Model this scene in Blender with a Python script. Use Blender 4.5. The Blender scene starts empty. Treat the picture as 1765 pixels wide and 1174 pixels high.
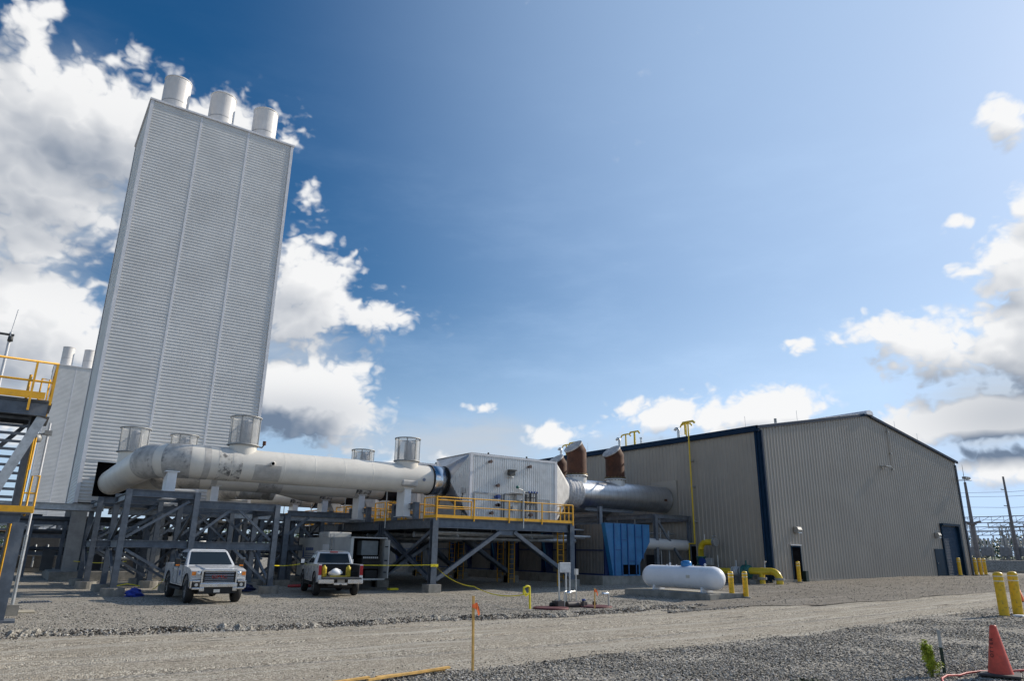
import bpy, math, random
import numpy as np
from mathutils import Vector, Matrix
random.seed(7); rng = np.random.default_rng(7)
S = bpy.context.scene; C = S.collection
R = math.radians
# ------------------------------------------------------------------ camera
cam = bpy.data.cameras.new('camera'); co = bpy.data.objects.new('camera', cam); C.objects.link(co); S.camera = co
cam.lens = 24.497; cam.sensor_width = 36; cam.clip_start = .1; cam.clip_end = 6000
def cam_basis(pitch, roll, yaw):
    fw = Vector((math.sin(yaw)*math.cos(pitch), math.cos(yaw)*math.cos(pitch), math.sin(pitch)))
    r = Vector((math.cos(yaw), -math.sin(yaw), 0)); u = r.cross(fw)
    return r*math.cos(roll)+u*math.sin(roll), -r*math.sin(roll)+u*math.cos(roll), fw
cr, cu, cf = cam_basis(R(16.95), R(.88), R(34.94))
co.matrix_world = Matrix(((cr.x, cu.x, -cf.x, 0), (cr.y, cu.y, -cf.y, 0), (cr.z, cu.z, -cf.z, 2.0), (0, 0, 0, 1)))
# ------------------------------------------------------------------ light, sky, exposure
SUN_AZ, SUN_EL = 97.0, 31.0          # azimuth clockwise from +Y
sd = Vector((math.sin(R(SUN_AZ))*math.cos(R(SUN_EL)), math.cos(R(SUN_AZ))*math.cos(R(SUN_EL)), math.sin(R(SUN_EL))))
sl = bpy.data.lights.new('sun', 'SUN'); sl.energy = 4.6; sl.angle = R(.5); sl.color = (1, .915, .78)
so = bpy.data.objects.new('sun', sl); C.objects.link(so); so.location = (0, 0, 60)
so.rotation_euler = (-sd).to_track_quat('-Z', 'Y').to_euler()
S.view_settings.view_transform = 'Standard'; S.view_settings.look = 'None'
S.view_settings.gamma = 1; S.view_settings.exposure = 0.0; S.view_settings.use_curve_mapping = False
S.cycles.max_bounces = 6; S.cycles.diffuse_bounces = 3; S.cycles.transparent_max_bounces = 12

class V:                                     # tiny operator wrapper for math nodes
    def __init__(s, nt, k): s.nt, s.k = nt, k
    def _m(s, op, a, b=None, c=None):
        n = s.nt.nodes.new('ShaderNodeMath'); n.operation = op
        for i, x in enumerate((a, b, c)):
            if x is None: continue
            if isinstance(x, V): s.nt.links.new(x.k, n.inputs[i])
            else: n.inputs[i].default_value = x
        return V(s.nt, n.outputs[0])
    def __add__(s, o): return s._m('ADD', s, o)
    def __sub__(s, o): return s._m('SUBTRACT', s, o)
    def __mul__(s, o): return s._m('MULTIPLY', s, o)
    def sat(s):
        r = s._m('ADD', s, 0.0); r.k.node.use_clamp = True; return r
    def smooth(s, a, b):
        n = s.nt.nodes.new('ShaderNodeMapRange'); n.interpolation_type = 'SMOOTHSTEP'
        s.nt.links.new(s.k, n.inputs[0]); n.inputs[1].default_value = a; n.inputs[2].default_value = b
        return V(s.nt, n.outputs[0])
def mixc(nt, f, a, b):
    n = nt.nodes.new('ShaderNodeMix'); n.data_type = 'RGBA'
    for i, x in ((0, f), (6, a), (7, b)):
        if isinstance(x, V): nt.links.new(x.k, n.inputs[i])
        elif isinstance(x, bpy.types.NodeSocket): nt.links.new(x, n.inputs[i])
        elif i == 0: n.inputs[0].default_value = x
        else: n.inputs[i].default_value = (*x[:3], 1)
    return n.outputs[2]
def vm(nt, op, a, b=None):
    n = nt.nodes.new('ShaderNodeVectorMath'); n.operation = op
    for i, x in enumerate((a, b)):
        if x is None: continue
        if isinstance(x, bpy.types.NodeSocket): nt.links.new(x, n.inputs[i])
        else: n.inputs[i].default_value = x
    return n.outputs[1] if op in ('DOT_PRODUCT', 'LENGTH') else n.outputs[0]
def noise(nt, vec, scale, detail=4, rough=.55, out=0, dist=0):
    n = nt.nodes.new('ShaderNodeTexNoise'); n.inputs['Scale'].default_value = scale
    n.inputs['Detail'].default_value = detail; n.inputs['Roughness'].default_value = rough; n.inputs['Distortion'].default_value = dist
    if vec is not None: nt.links.new(vec, n.inputs['Vector'])
    return V(nt, n.outputs[0]) if out == 0 else n.outputs[1]

W = bpy.data.worlds.new('World'); S.world = W; W.use_nodes = True
nt = W.node_tree; nt.nodes.clear()
tc = nt.nodes.new('ShaderNodeTexCoord'); D = vm(nt, 'NORMALIZE', tc.outputs['Generated'])
sky = nt.nodes.new('ShaderNodeTexSky'); sky.sky_type = 'NISHITA'; sky.sun_disc = False
sky.sun_elevation = R(SUN_EL); sky.sun_rotation = R(SUN_AZ); sky.air_density = 1.0; sky.dust_density = 1.2; sky.ozone_density = 2.2; sky.altitude = 100
SKY_STRENGTH = .094
# cloud banks: (azimuth, elevation, half width, half height, weight) in degrees
BANKS = [(-5, 33.5, 2.0, 2.0, .72), (1.5, 28.6, 8, 4.2, 1.2), (-3, 24.5, 7, 4.5, 1.05), (6, 30.6, 4.5, 1.8, .9), (-2.5, 20.5, 6, 3.6, .8), (-3, 14.5, 8.5, 4.4, 1.15), (5, 13, 6, 3.5, .95), (3, 21, 6, 6, .62),
         (10, 31.5, 3, 2.2, .7), (15, 31.5, 2.3, 2.4, .8), (16.5, 27.5, 1.8, 2.3, .7), (17.5, 20.5, 4.5, 3.8, .95), (22.5, 18.4, 3.8, 1.5, .82),
         (17, 17.5, 4.5, 3.2, .95), (17.5, 11.3, 5.6, 2.9, 1.6), (13, 11.5, 5, 3, .95), (23.5, 20.8, 1.7, 1.0, .48),
         (64, 16.2, 3.2, 1.4, 1.0), (67.5, 14.4, 3.4, 2.6, 1.1), (71.5, 14, 3.6, 3.5, 1.05), (70.8, 9.3, 4.0, 1.3, 1.8), (72.8, 19, 2.6, 3.0, 1.1),
         (75, 22, 2.5, 3, .7), (74.0, 28.6, 1.5, 2.0, .85), (70, 22.8, 1.5, .8, .72), (69, 19.6, 1.2, .7, .62), (58.5, 15.6, 1.3, .7, .7),
         (48.5, 10.6, 4.6, 1.9, 1.0), (55, 10.8, 4.2, 1.8, 1.0), (51, 9, 6, 1.8, .8), (65.5, 8.6, 2.6, 2.2, .85), (32.5, 11.3, 1.5, .7, .72), (38.5, 9, 3.0, 1.0, .8),
         (26, 7, 7, 1.5, .62), (36, 6.5, 6, 1.6, .6), (70, 6.3, 4.5, 1.3, .9), (65, 8.4, 3, 1.6, .9), (0, 7.5, 9, 2.2, .75), (45, 6.5, 5, 1.3, .55), (76, 11, 3, 4, .7),
        
         (-25, 25, 14, 9, .8), (200, 22, 40, 9, .8), (270, 22, 35, 9, .8)]
def azel(d):
    sp = nt.nodes.new('ShaderNodeSeparateXYZ'); nt.links.new(d, sp.inputs[0])
    x, y, z = [V(nt, o) for o in sp.outputs]
    az = x._m('ARCTAN2', x, y) * 57.29578
    az = az._m('SUBTRACT', az, az._m('GREATER_THAN', az*-1.0, 60.0) * -360.0)
    el = z._m('ARCSINE', z) * 57.29578
    cb = nt.nodes.new('ShaderNodeCombineXYZ'); nt.links.new(az.k, cb.inputs[0]); nt.links.new(el.k, cb.inputs[1])
    return cb.outputs[0], el
def cloud_density(d, fine=True):
    ae, el = azel(d); B = None
    for a, e, sa, se, w in BANKS:
        q = vm(nt, 'MULTIPLY', vm(nt, 'SUBTRACT', ae, (a, e, 0)), (1/(sa*1.15), 1/(se*1.15), 0))
        q = V(nt, vm(nt, 'DOT_PRODUCT', q, q))
        g = q._m('POWER', 2.71828, q*-1.0) * w
        B = g if B is None else B._m('SMOOTH_MAX', B, g, .2)
    st = vm(nt, 'ADD', vm(nt, 'MULTIPLY', d, (1, 1, 1.3)), vm(nt, 'MULTIPLY', noise(nt, d, 13, 3, .6, out=1), (.035, .035, .035)))
    bil = lambda sc, de: ((noise(nt, st, sc, de, .5)*2.0 - 1.0)._m('ABSOLUTE', (noise(nt, st, sc, de, .5)*2.0 - 1.0)))
    f = (noise(nt, st, 7.5, 8 if fine else 3, .56) - .5)*1.55 + (bil(17, 2) - .22)*.9
    if fine: f = f + (bil(39, 2) - .22)*.55 + (noise(nt, st, 75, 3, .6) - .5)*.25
    return B, f*B.smooth(.03, .34), el
B1, f1, el1 = cloud_density(D)
off = vm(nt, 'NORMALIZE', vm(nt, 'ADD', D, tuple(Vector((sd.x*.6, sd.y*.6, sd.z+.55)).normalized()*.045)))
B2, f2, _ = cloud_density(off, False)
d1 = B1 + f1
alpha = d1.smooth(.25, .64)
thick = d1.smooth(.55, 1.2)
light = ((B1-B2)*.95 + (f1-f2)*.62 + .82 - thick*.22).sat()
# heavy grey undersides
ae1, _ = azel(D)
for a, e, sa, se, w in ((71, 9.3, 5.5, 2.2, .46), (17.5, 10.4, 6.5, 1.7, .36), (-1, 25.6, 9, 3.6, .22), (0, 20, 8, 3, .16), (-2, 12, 8, 2, .16), (18, 16.6, 5, 1.5, .18), (68, 12.2, 4, 1.2, .22), (74, 13, 3, 3, .15)):
    q = vm(nt, 'MULTIPLY', vm(nt, 'SUBTRACT', ae1, (a, e, 0)), (1/sa, 1/se, 0)); q = V(nt, vm(nt, 'DOT_PRODUCT', q, q))
    light = light - q._m('POWER', 2.71828, q*-1.0)*w
light = light.sat()
cloudcol = mixc(nt, light, (.17, .23, .33), (1.0, 1.0, 1.0))
# thin high veil that whitens the air towards the sun and low down
bg1 = nt.nodes.new('ShaderNodeBackground'); hs = nt.nodes.new('ShaderNodeHueSaturation'); hs.inputs['Saturation'].default_value = 1.42; nt.links.new(sky.outputs[0], hs.inputs['Color']); nt.links.new(hs.outputs[0], bg1.inputs[0]); bg1.inputs[1].default_value = SKY_STRENGTH
bg2 = nt.nodes.new('ShaderNodeBackground'); nt.links.new(cloudcol, bg2.inputs[0]); bg2.inputs[1].default_value = .95
veil = noise(nt, vm(nt, 'MULTIPLY', D, (2, 2, 7)), 2.2, 6, .6).smooth(.40, .8)*.16
sunny = V(nt, vm(nt, 'DOT_PRODUCT', D, tuple(sd))).smooth(.30, .98)
lowf = el1.smooth(22, 2)
hz = nt.nodes.new('ShaderNodeBackground'); hz.inputs[0].default_value = (.54, .73, 1.0, 1); hz.inputs[1].default_value = 1.06
mv = nt.nodes.new('ShaderNodeMixShader'); nt.links.new((veil*el1.smooth(45, 8) + lowf*.62 + sunny*.62).sat().k, mv.inputs[0]); nt.links.new(bg1.outputs[0], mv.inputs[1]); nt.links.new(hz.outputs[0], mv.inputs[2])
# soft sheets of thin cloud behind the heaps
SB = None
for a, e, sa, se, w in ((-3, 24, 8, 9, .9), (14, 15, 9, 8, .55), (28, 8.5, 13, 3.0, .8), (50, 8, 14, 2.4, .6), (72, 10, 7, 6, .75), (1, 10, 12, 5, .8)):
    q = vm(nt, 'MULTIPLY', vm(nt, 'SUBTRACT', ae1, (a, e, 0)), (1/sa, 1/se, 0)); q = V(nt, vm(nt, 'DOT_PRODUCT', q, q)); g = q._m('POWER', 2.71828, q*-1.0)*w
    SB = g if SB is None else SB._m('MAXIMUM', SB, g)
soft = (SB + (noise(nt, vm(nt, 'MULTIPLY', D, (1, 1, 3.2)), 6, 6, .6, dist=.6) - .5)*1.5).smooth(.08, .95)*SB.smooth(.1, .6)*.85
sf = nt.nodes.new('ShaderNodeBackground'); sf.inputs[0].default_value = (.74, .82, .92, 1); sf.inputs[1].default_value = .74
mv2 = nt.nodes.new('ShaderNodeMixShader'); nt.links.new(soft.k, mv2.inputs[0]); nt.links.new(mv.outputs[0], mv2.inputs[1]); nt.links.new(sf.outputs[0], mv2.inputs[2])
cover = alpha*.97
ms = nt.nodes.new('ShaderNodeMixShader'); nt.links.new(cover.k, ms.inputs[0])
nt.links.new(mv2.outputs[0], ms.inputs[1]); nt.links.new(bg2.outputs[0], ms.inputs[2])
W.cycles.sampling_method = 'MANUAL'; W.cycles.sample_map_resolution = 512
wo = nt.nodes.new('ShaderNodeOutputWorld'); nt.links.new(ms.outputs[0], wo.inputs[0])

# ------------------------------------------------------------------ materials
MATS = {}
def mat(name, col, rough=.6, metal=0, var=.12, scale=2.0, streak=0, bump=0, bscale=30, dirt=None, coat=0, spec=.5):
    if name in MATS: return MATS[name]
    m = bpy.data.materials.new(name); m.use_nodes = True; n = m.node_tree; b = n.nodes['Principled BSDF']
    t = n.nodes.new('ShaderNodeTexCoord').outputs['Object']
    f = noise(n, t, scale, 6, .65)
    lo = tuple(max(0, c*(1-var*1.6)) for c in col); hi = tuple(min(1, c*(1+var)) for c in col)
    c = mixc(n, f.smooth(.3, .7), lo, hi)
    if streak:
        s = noise(n, vm(n, 'MULTIPLY', t, (6, 6, .35)), 1.6, 5, .6).smooth(.52, .78)*streak
        c = mixc(n, s, c, tuple(x*.55 for x in col))
    if dirt:
        dcol, amt, dsc, dlo = (*dirt, .52)[:4]
        c = mixc(n, noise(n, t, dsc, 8, .7).smooth(dlo, dlo+.16)*amt, c, dcol)
    n.links.new(c, b.inputs['Base Color'])
    rr = noise(n, t, scale*2.3, 3, .5)*(.25) + (rough-.12)
    n.links.new(rr.sat().k, b.inputs['Roughness']); b.inputs['Metallic'].default_value = metal; b.inputs['Specular IOR Level'].default_value = spec
    if coat: b.inputs['Coat Weight'].default_value = coat; b.inputs['Coat Roughness'].default_value = .08
    if bump:
        bn = n.nodes.new('ShaderNodeBump'); bn.inputs['Strength'].default_value = bump; bn.inputs['Distance'].default_value = .02
        n.links.new(noise(n, t, bscale, 5, .6).k, bn.inputs['Height']); n.links.new(bn.outputs[0], b.inputs['Normal'])
    MATS[name] = m; return m
panel = mat('white_metal_panel', (.645, .64, .625), .42, .0, .06, .35, streak=.12)
panelb = mat('box_metal_panel', (.70, .70, .69), .36, .15, .10, .8, streak=.3, dirt=((.45, .43, .4), .4, .9))
trimw = mat('pale_trim', (.72, .71, .72), .4, .1, .05)
tan = mat('tan_siding', (.325, .290, .245), .45, 0, .05, .3, streak=.10)
navy = mat('navy_trim', (.008, .028, .062), .62, 0, .1, spec=.12)
navydoor = mat('navy_door', (.008, .03, .058), .6, 0, .12, spec=.08)
steel = mat('galvanised_grey_steel', (.115, .135, .165), .45, .35, .16, 3, streak=.25, dirt=((.20, .20, .20), .4, 1.5))
steelm = mat('mid_grey_steel', (.20, .22, .25), .45, .35, .15, 3, streak=.2)
steell = mat('light_galvanised_steel', (.42, .44, .46), .42, .5, .15, 4, streak=.2)
conc = mat('concrete', (.27, .255, .225), .9, 0, .18, 2.5, streak=.3, bump=.5, bscale=25)
white = mat('cream_white_duct', (.74, .70, .63), .42, 0, .05, .6, streak=.12, dirt=((.46, .44, .40), .22, .7))
whiteb = mat('white_paint', (.76, .77, .78), .4, 0, .05, 2)
stackw = mat('stack_off_white', (.72, .69, .66), .42, 0, .05, 1, streak=.2)
soot = mat('sooty_wrap', (.50, .48, .45), .6, 0, .2, 1.6, dirt=((.09, .09, .10), .6, 2.6, .50))
sooth = mat('heavy_sooty_wrap', (.66, .63, .58), .6, 0, .12, 1.6, dirt=((.03, .03, .035), .95, 2.4, .49))
scuff = mat('scuffed_grey_patch', (.50, .48, .45), .6, 0, .12, 2)
silver = mat('polished_silver', (.72, .74, .77), .24, 1.0, .06, 1.0, bump=.08, bscale=9)
lag = mat('silver_lagging', (.60, .61, .63), .36, .95, .08, .8, bump=.05, bscale=3)
fabric = mat('crumpled_grey_fabric', (.56, .56, .57), .75, 0, .15, 6, bump=1.0, bscale=12)
rust = mat('rusted_brown_steel', (.082, .030, .015), .75, 0, .28, 1.4, streak=.4, bump=.3, bscale=20, dirt=((.14, .05, .02), .5, 2.2))
yellow = mat('safety_yellow', (.82, .42, .02), .45, 0, .08, 4, dirt=((.45, .25, .04), .4, 5))
gasyel = mat('gas_pipe_yellow', (.72, .50, .02), .4, 0, .08, 3, dirt=((.4, .28, .05), .4, 3))
boly = mat('bollard_yellow', (.78, .47, .01), .38, 0, .08, 3, dirt=((.20, .13, .04), .7, 7))
bolw = mat('bollard_band', (.70, .68, .58), .5)
bluep = mat('blue_coated_steel', (.022, .165, .37), .42, 0, .14, 1.1, streak=.35, dirt=((.07, .23, .42), .6, 1.2))
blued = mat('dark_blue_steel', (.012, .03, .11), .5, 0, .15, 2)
greyp = mat('grey_cooler_panel', (.17, .165, .155), .6, 0, .1, 1, streak=.25)
black = mat('black_rubber', (.018, .018, .019), .75, 0, .2, 6)
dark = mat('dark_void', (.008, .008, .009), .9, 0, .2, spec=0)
glass = mat('tinted_vehicle_glass', (.010, .016, .020), .07, 0, .1, 1); 
carw = mat('white_car_paint', (.64, .65, .665), .28, 0, .04, 2, coat=.6, dirt=((.5, .47, .42), .35, 1.5))
chrome = mat('chrome', (.75, .76, .78), .14, 1.0, .04)
rim = mat('alloy_rim', (.42, .43, .45), .3, .9, .1)
redl = mat('red_lamp_lens', (.42, .006, .012), .2, 0, .1)
orl = mat('amber_lamp_lens', (.75, .22, .02), .25, 0, .1)
clearl = mat('clear_lamp_lens', (.55, .57, .58), .15, .3, .2, 8)
redtx = mat('red_lettering', (.28, .03, .03), .3)
green = mat('green_valve_paint', (.02, .13, .11), .45, 0, .15)
blueh = mat('blue_handwheel_paint', (.02, .06, .25), .45)
bluec = mat('blue_dome_plastic', (.03, .20, .48), .3)
tankw = mat('white_tank_paint', (.80, .81, .84), .3, 0, .03, 1)
maroon = mat('maroon_cover', (.11, .025, .028), .7, 0, .2, 4)
wood = mat('pine_wood', (.72, .43, .13), .75, 0, .2, 6, streak=.3)
orange = mat('fluorescent_orange', (1.0, .17, .03), .55)
conem = mat('faded_cone_plastic', (.66, .085, .05), .55, 0, .14, 5, dirt=((.35, .08, .05), .5, 6))
tapey = mat('caution_tape', (.80, .66, .02), .5)
coolm = mat('cooler_yellow', (.50, .36, .02), .5, 0, .2, 6)
galv = mat('galvanised_pipe', (.55, .56, .56), .35, .7, .1, 5)
grate = mat('dark_grating', (.12, .125, .13), .6, .3, .2, 5)
poleg = mat('weathered_pole', (.17, .16, .165), .6, .2, .15)
polel = mat('pale_pole', (.66, .66, .67), .45, .1, .06)
lampg = mat('lamp_housing_grey', (.34, .34, .33), .5, .2, .1)
blut = mat('blue_tarp', (.02, .05, .35), .5, 0, .2, 9)
redc = mat('red_hose', (.45, .05, .05), .55, 0, .15, 9)
farm = mat('switchyard_steel', (.24, .25, .265), .55, .2, .15)
insul = mat('insulator_grey', (.50, .50, .49), .4)
def leafmat(name, c):
    m = mat(name, c, .6, 0, .35, 3); b = m.node_tree.nodes['Principled BSDF']
    b.inputs['Subsurface Weight'].default_value = 0; return m
leafy = leafmat('weed_leaf', (.46, .52, .06)); woodm = leafmat('woodland_leaf', (.045, .085, .025)); fieldm = leafmat('far_grass', (.10, .15, .035))
def screen_mat():
    m = bpy.data.materials.new('wire_mesh'); m.use_nodes = True; n = m.node_tree; b = n.nodes['Principled BSDF']
    b.inputs['Base Color'].default_value = (.52, .52, .51, 1); b.inputs['Roughness'].default_value = .5
    t = n.nodes.new('ShaderNodeTexCoord').outputs['Object']
    a = noise(n, t, 3, 4, .6)*.35 + .30
    n.links.new(a.sat().k, b.inputs['Alpha']); return m
screen = screen_mat()
def gravel_mat(name, cols, scale, big, bump, track=False, lite=(.50, .465, .40), tamt=1):
    m = bpy.data.materials.new(name); m.use_nodes = True; n = m.node_tree; b = n.nodes['Principled BSDF']
    t = n.nodes.new('ShaderNodeTexCoord').outputs['Object']
    vo = n.nodes.new('ShaderNodeTexVoronoi'); vo.inputs['Scale'].default_value = scale; vo.inputs['Randomness'].default_value = 1
    n.links.new(vm(n, 'ADD', t, vm(n, 'MULTIPLY', noise(n, t, scale*.8, 2, .5, out=1), (.03, .03, .0))), vo.inputs['Vector'])
    sp = n.nodes.new('ShaderNodeSeparateColor'); n.links.new(vo.outputs['Color'], sp.inputs[0])
    v = V(n, sp.outputs[0])
    c = mixc(n, v.smooth(.0, 1.0), cols[0], cols[1])
    c = mixc(n, V(n, sp.outputs[1]).smooth(.72, .9)*.8, c, cols[2])
    vd = V(n, vo.outputs['Distance'])
    c = mixc(n, noise(n, t, big, 6, .62).smooth(.35, .68)*.5, c, cols[3])
    c = mixc(n, noise(n, t, big*.28, 4, .6).smooth(.45, .7)*.35, c, tuple(x*.72 for x in cols[3]))
    if track:
        tr = noise(n, vm(n, 'MULTIPLY', t, (.12, 2.2, 1)), 1.0, 5, .62).smooth(.48, .68)
        c = mixc(n, tr*(.55*tamt), c, lite)
        td = noise(n, vm(n, 'MULTIPLY', vm(n, 'ADD', t, (3.1, 7.7, 0)), (.22, 2.6, 1)), 1.0, 6, .65).smooth(.60, .70)
        c = mixc(n, td*(.75*tamt), c, (.085, .068, .052))
    n.links.new(c, b.inputs['Base Color']); b.inputs['Roughness'].default_value = .92; b.inputs['Specular IOR Level'].default_value = .25
    bn = n.nodes.new('ShaderNodeBump'); bn.inputs['Strength'].default_value = bump; bn.inputs['Distance'].default_value = .5/scale
    hh = (vd*-1.0 + 1.0) + v*.5 + noise(n, t, big*3, 5, .6)*1.2
    n.links.new(hh.k, bn.inputs['Height']); n.links.new(bn.outputs[0], b.inputs['Normal'])
    return m
gravel = gravel_mat('crushed_gravel', ((.06, .056, .05), (.43, .395, .335), (.59, .55, .48), (.29, .26, .215)), 21, .35, .9, track=True, tamt=.45, lite=(.40, .365, .31))
roadm = gravel_mat('packed_limestone', ((.15, .132, .106), (.47, .42, .34), (.62, .57, .48), (.33, .285, .222)), 30, .6, .9, track=True, tamt=1.25)
dirtm = gravel_mat('damp_brown_dirt', ((.10, .088, .072), (.25, .225, .19), (.36, .33, .29), (.17, .147, .118)), 26, .5, .8, track=True, lite=(.33, .30, .26))
stone_m = mat('loose_stone', (.26, .24, .205), .9, 0, .5, 9)
stone_d = mat('coarse_stone', (.15, .13, .108), .9, 0, .6, 7)

# ------------------------------------------------------------------ mesh builder
def rotm(axis):                                # frame whose z is axis
    z = Vector(axis).normalized(); up = Vector((0, 0, 1)) if abs(z.z) < .95 else Vector((0, 1, 0))
    x = up.cross(z).normalized(); y = z.cross(x)
    return x, y, z
class MB:
    def __init__(s): s.v, s.f, s.s = [], [], []
    def add(s, vs, fs, sm=False):
        k = len(s.v); s.v += [tuple(v) for v in vs]; s.f += [tuple(i+k for i in f) for f in fs]; s.s += [sm]*len(fs); return s
    def box(s, x0, y0, z0, x1, y1, z1):
        vs = [(x, y, z) for z in (z0, z1) for y in (y0, y1) for x in (x0, x1)]
        return s.add(vs, [(0, 2, 3, 1), (4, 5, 7, 6), (0, 1, 5, 4), (2, 6, 7, 3), (0, 4, 6, 2), (1, 3, 7, 5)])
    def cb(s, c, d): return s.box(c[0]-d[0]/2, c[1]-d[1]/2, c[2]-d[2]/2, c[0]+d[0]/2, c[1]+d[1]/2, c[2]+d[2]/2)
    def bar(s, p, q, w, h, up=(0, 0, 1)):
        p, q = Vector(p), Vector(q); z = (q-p).normalized(); up = Vector(up)
        x = up.cross(z)
        if x.length < 1e-4: x = Vector((1, 0, 0)).cross(z) if abs(z.x) < .9 else Vector((0, 1, 0)).cross(z)
        x.normalize(); y = z.cross(x)
        vs = [b + x*sx*w/2 + y*sy*h/2 for b in (p, q) for sy in (-1, 1) for sx in (-1, 1)]
        return s.add(vs, [(0, 2, 3, 1), (4, 5, 7, 6), (0, 1, 5, 4), (2, 6, 7, 3), (0, 4, 6, 2), (1, 3, 7, 5)])
    def ibeam(s, p, q, w, d, up=(0, 0, 1), t=.022):
        p, q = Vector(p), Vector(q); z = (q-p).normalized(); up = Vector(up); x = up.cross(z).normalized(); y = z.cross(x)
        for o in (-1, 1): s.bar(p+y*o*(d/2-t/2), q+y*o*(d/2-t/2), w, t, up)
        return s.bar(p, q, t*.7, d-2*t, up)
    def cyl(s, p, q, r, r2=None, n=20, caps=True, sm=True):
        p, q = Vector(p), Vector(q); r2 = r if r2 is None else r2; x, y, z = rotm(q-p)
        vs = []
        for b, rr in ((p, r), (q, r2)):
            vs += [b + (x*math.cos(a)+y*math.sin(a))*rr for a in (2*math.pi*i/n for i in range(n))]
        s.add(vs, [(i, (i+1) % n, n+(i+1) % n, n+i) for i in range(n)], sm)
        if caps:
            s.add(vs[:n], [tuple(range(n-1, -1, -1))]); s.add(vs[n:], [tuple(range(n))])
        return s
    def tube(s, path, r, n=12, caps=True):
        P = [Vector(p) for p in path]; rr = r if isinstance(r, (list, tuple)) else [r]*len(P)
        vs = []; pt = None
        for i, p in enumerate(P):
            t = ((P[min(i+1, len(P)-1)]-p).normalized() + (p-P[max(i-1, 0)]).normalized()).normalized()
            if pt is None: x, y, _ = rotm(t)
            else:
                x = (x - t*x.dot(t)).normalized(); y = t.cross(x)
            pt = t
            vs += [p + (x*math.cos(a)+y*math.sin(a))*rr[i] for a in (2*math.pi*j/n for j in range(n))]
        m = len(P)
        s.add(vs, [(i*n+j, i*n+(j+1) % n, (i+1)*n+(j+1) % n, (i+1)*n+j) for i in range(m-1) for j in range(n)], True)
        if caps: s.add(vs[:n], [tuple(range(n-1, -1, -1))]); s.add(vs[-n:], [tuple(range(n))])
        return s
    def lathe(s, prof, c=(0, 0, 0), axis=(0, 0, 1), n=24, sm=True):
        x, y, z = rotm(axis); c = Vector(c); vs = []
        for r, h in prof: vs += [c + z*h + (x*math.cos(a)+y*math.sin(a))*max(r, 1e-4) for a in (2*math.pi*i/n for i in range(n))]
        m = len(prof)
        return s.add(vs, [(i*n+j, i*n+(j+1) % n, (i+1)*n+(j+1) % n, (i+1)*n+j) for i in range(m-1) for j in range(n)], sm)
    def prism(s, poly, vec):
        n = len(poly); vec = Vector(vec); a = [Vector(p) for p in poly]; b = [p+vec for p in a]
        s.add(a+b, [tuple(range(n-1, -1, -1)), tuple(range(n, 2*n))] + [(i, (i+1) % n, n+(i+1) % n, n+i) for i in range(n)]); return s
    def quad(s, a, b, c, d): return s.add([a, b, c, d], [(0, 1, 2, 3)])
    def ribs(s, o, u, w, nrm, length, h0, h1, pitch, depth, lo=.42, ramp=.10):
        """ribbed sheet: ribs run along w (from h0 to h1, numbers or functions of distance), repeat along u, stand out along nrm"""
        o, u, w, nrm = [Vector(a) for a in (o, u, w, nrm)]; pts = []; x = 0
        while x < length:
            for fx, dz in ((0, 0), (lo, 0), (lo+ramp, 1), (1-ramp, 1)):
                if x+fx*pitch <= length: pts.append((x+fx*pitch, dz*depth))
            x += pitch
        pts.append((length, 0)); g = lambda h, t: h(t) if callable(h) else h
        vs = []
        for t, dz in pts: vs += [o+u*t+nrm*dz+w*g(h0, t), o+u*t+nrm*dz+w*g(h1, t)]
        return s.add(vs, [(2*i, 2*i+2, 2*i+3, 2*i+1) for i in range(len(pts)-1)])
    def obj(s, name, m, parent=None, local=False, bevel=0, loc=None):
        me = bpy.data.meshes.new(name); o = bpy.data.objects.new(name, me); C.objects.link(o)
        base = Vector((0, 0, 0))
        if parent is not None:
            o.parent = parent
            if not local: base = Vector(BASE.get(parent.name, (0, 0, 0)))
            BASE[o.name] = base
        elif loc is not None:
            base = Vector(loc); o.location = base; BASE[o.name] = base
        me.from_pydata([tuple(Vector(v)-base) for v in s.v], [], s.f)
        me.polygons.foreach_set('use_smooth', s.s); me.materials.append(m); me.update()
        if bevel:
            b = o.modifiers.new('bevel', 'BEVEL'); b.width = bevel; b.segments = 2; b.limit_method = 'ANGLE'
        return o
BASE = {}
def tag(o, label=None, cat=None, group=None, kind=None):
    if label: o['label'] = label
    if cat: o['category'] = cat
    if group: o['group'] = group
    if kind: o['kind'] = kind
    return o
def thing(name, loc, label, cat, group=None, rz=0):
    o = bpy.data.objects.new(name, None); C.objects.link(o); o.location = loc; o.rotation_euler = (0, 0, rz); o.empty_display_size = .3
    BASE[o.name] = Vector(loc); return tag(o, label, cat, group)
def dup(root, delta, label=None):
    kids = {}
    for ob in bpy.data.objects:
        if ob.parent: kids.setdefault(ob.parent.name, []).append(ob)
    r = root.copy(); C.objects.link(r); r.location = Vector(root.location)+Vector(delta); BASE[r.name] = Vector(r.location)
    if label: r['label'] = label
    def rec(a, b):
        for ch in kids.get(a.name, []):
            c = ch.copy(); C.objects.link(c); c.parent = b; BASE[c.name] = Vector(r.location); rec(ch, c)
    rec(root, r); return r
def text(body, size, mtx, m, parent, name='lettering', depth=.004):
    cu_ = bpy.data.curves.new(name, 'FONT'); cu_.body = body; cu_.size = size; cu_.extrude = depth; cu_.align_x = 'CENTER'; cu_.align_y = 'CENTER'
    t = bpy.data.objects.new(name, cu_); C.objects.link(t); bpy.context.view_layer.update()
    me = bpy.data.meshes.new_from_object(t.evaluated_get(bpy.context.evaluated_depsgraph_get())); bpy.data.objects.remove(t)
    o = bpy.data.objects.new(name, me); C.objects.link(o); o.parent = parent; o.matrix_local = mtx
    me.materials.clear(); me.materials.append(m); BASE[o.name] = BASE.get(parent.name, Vector()); return o
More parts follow.
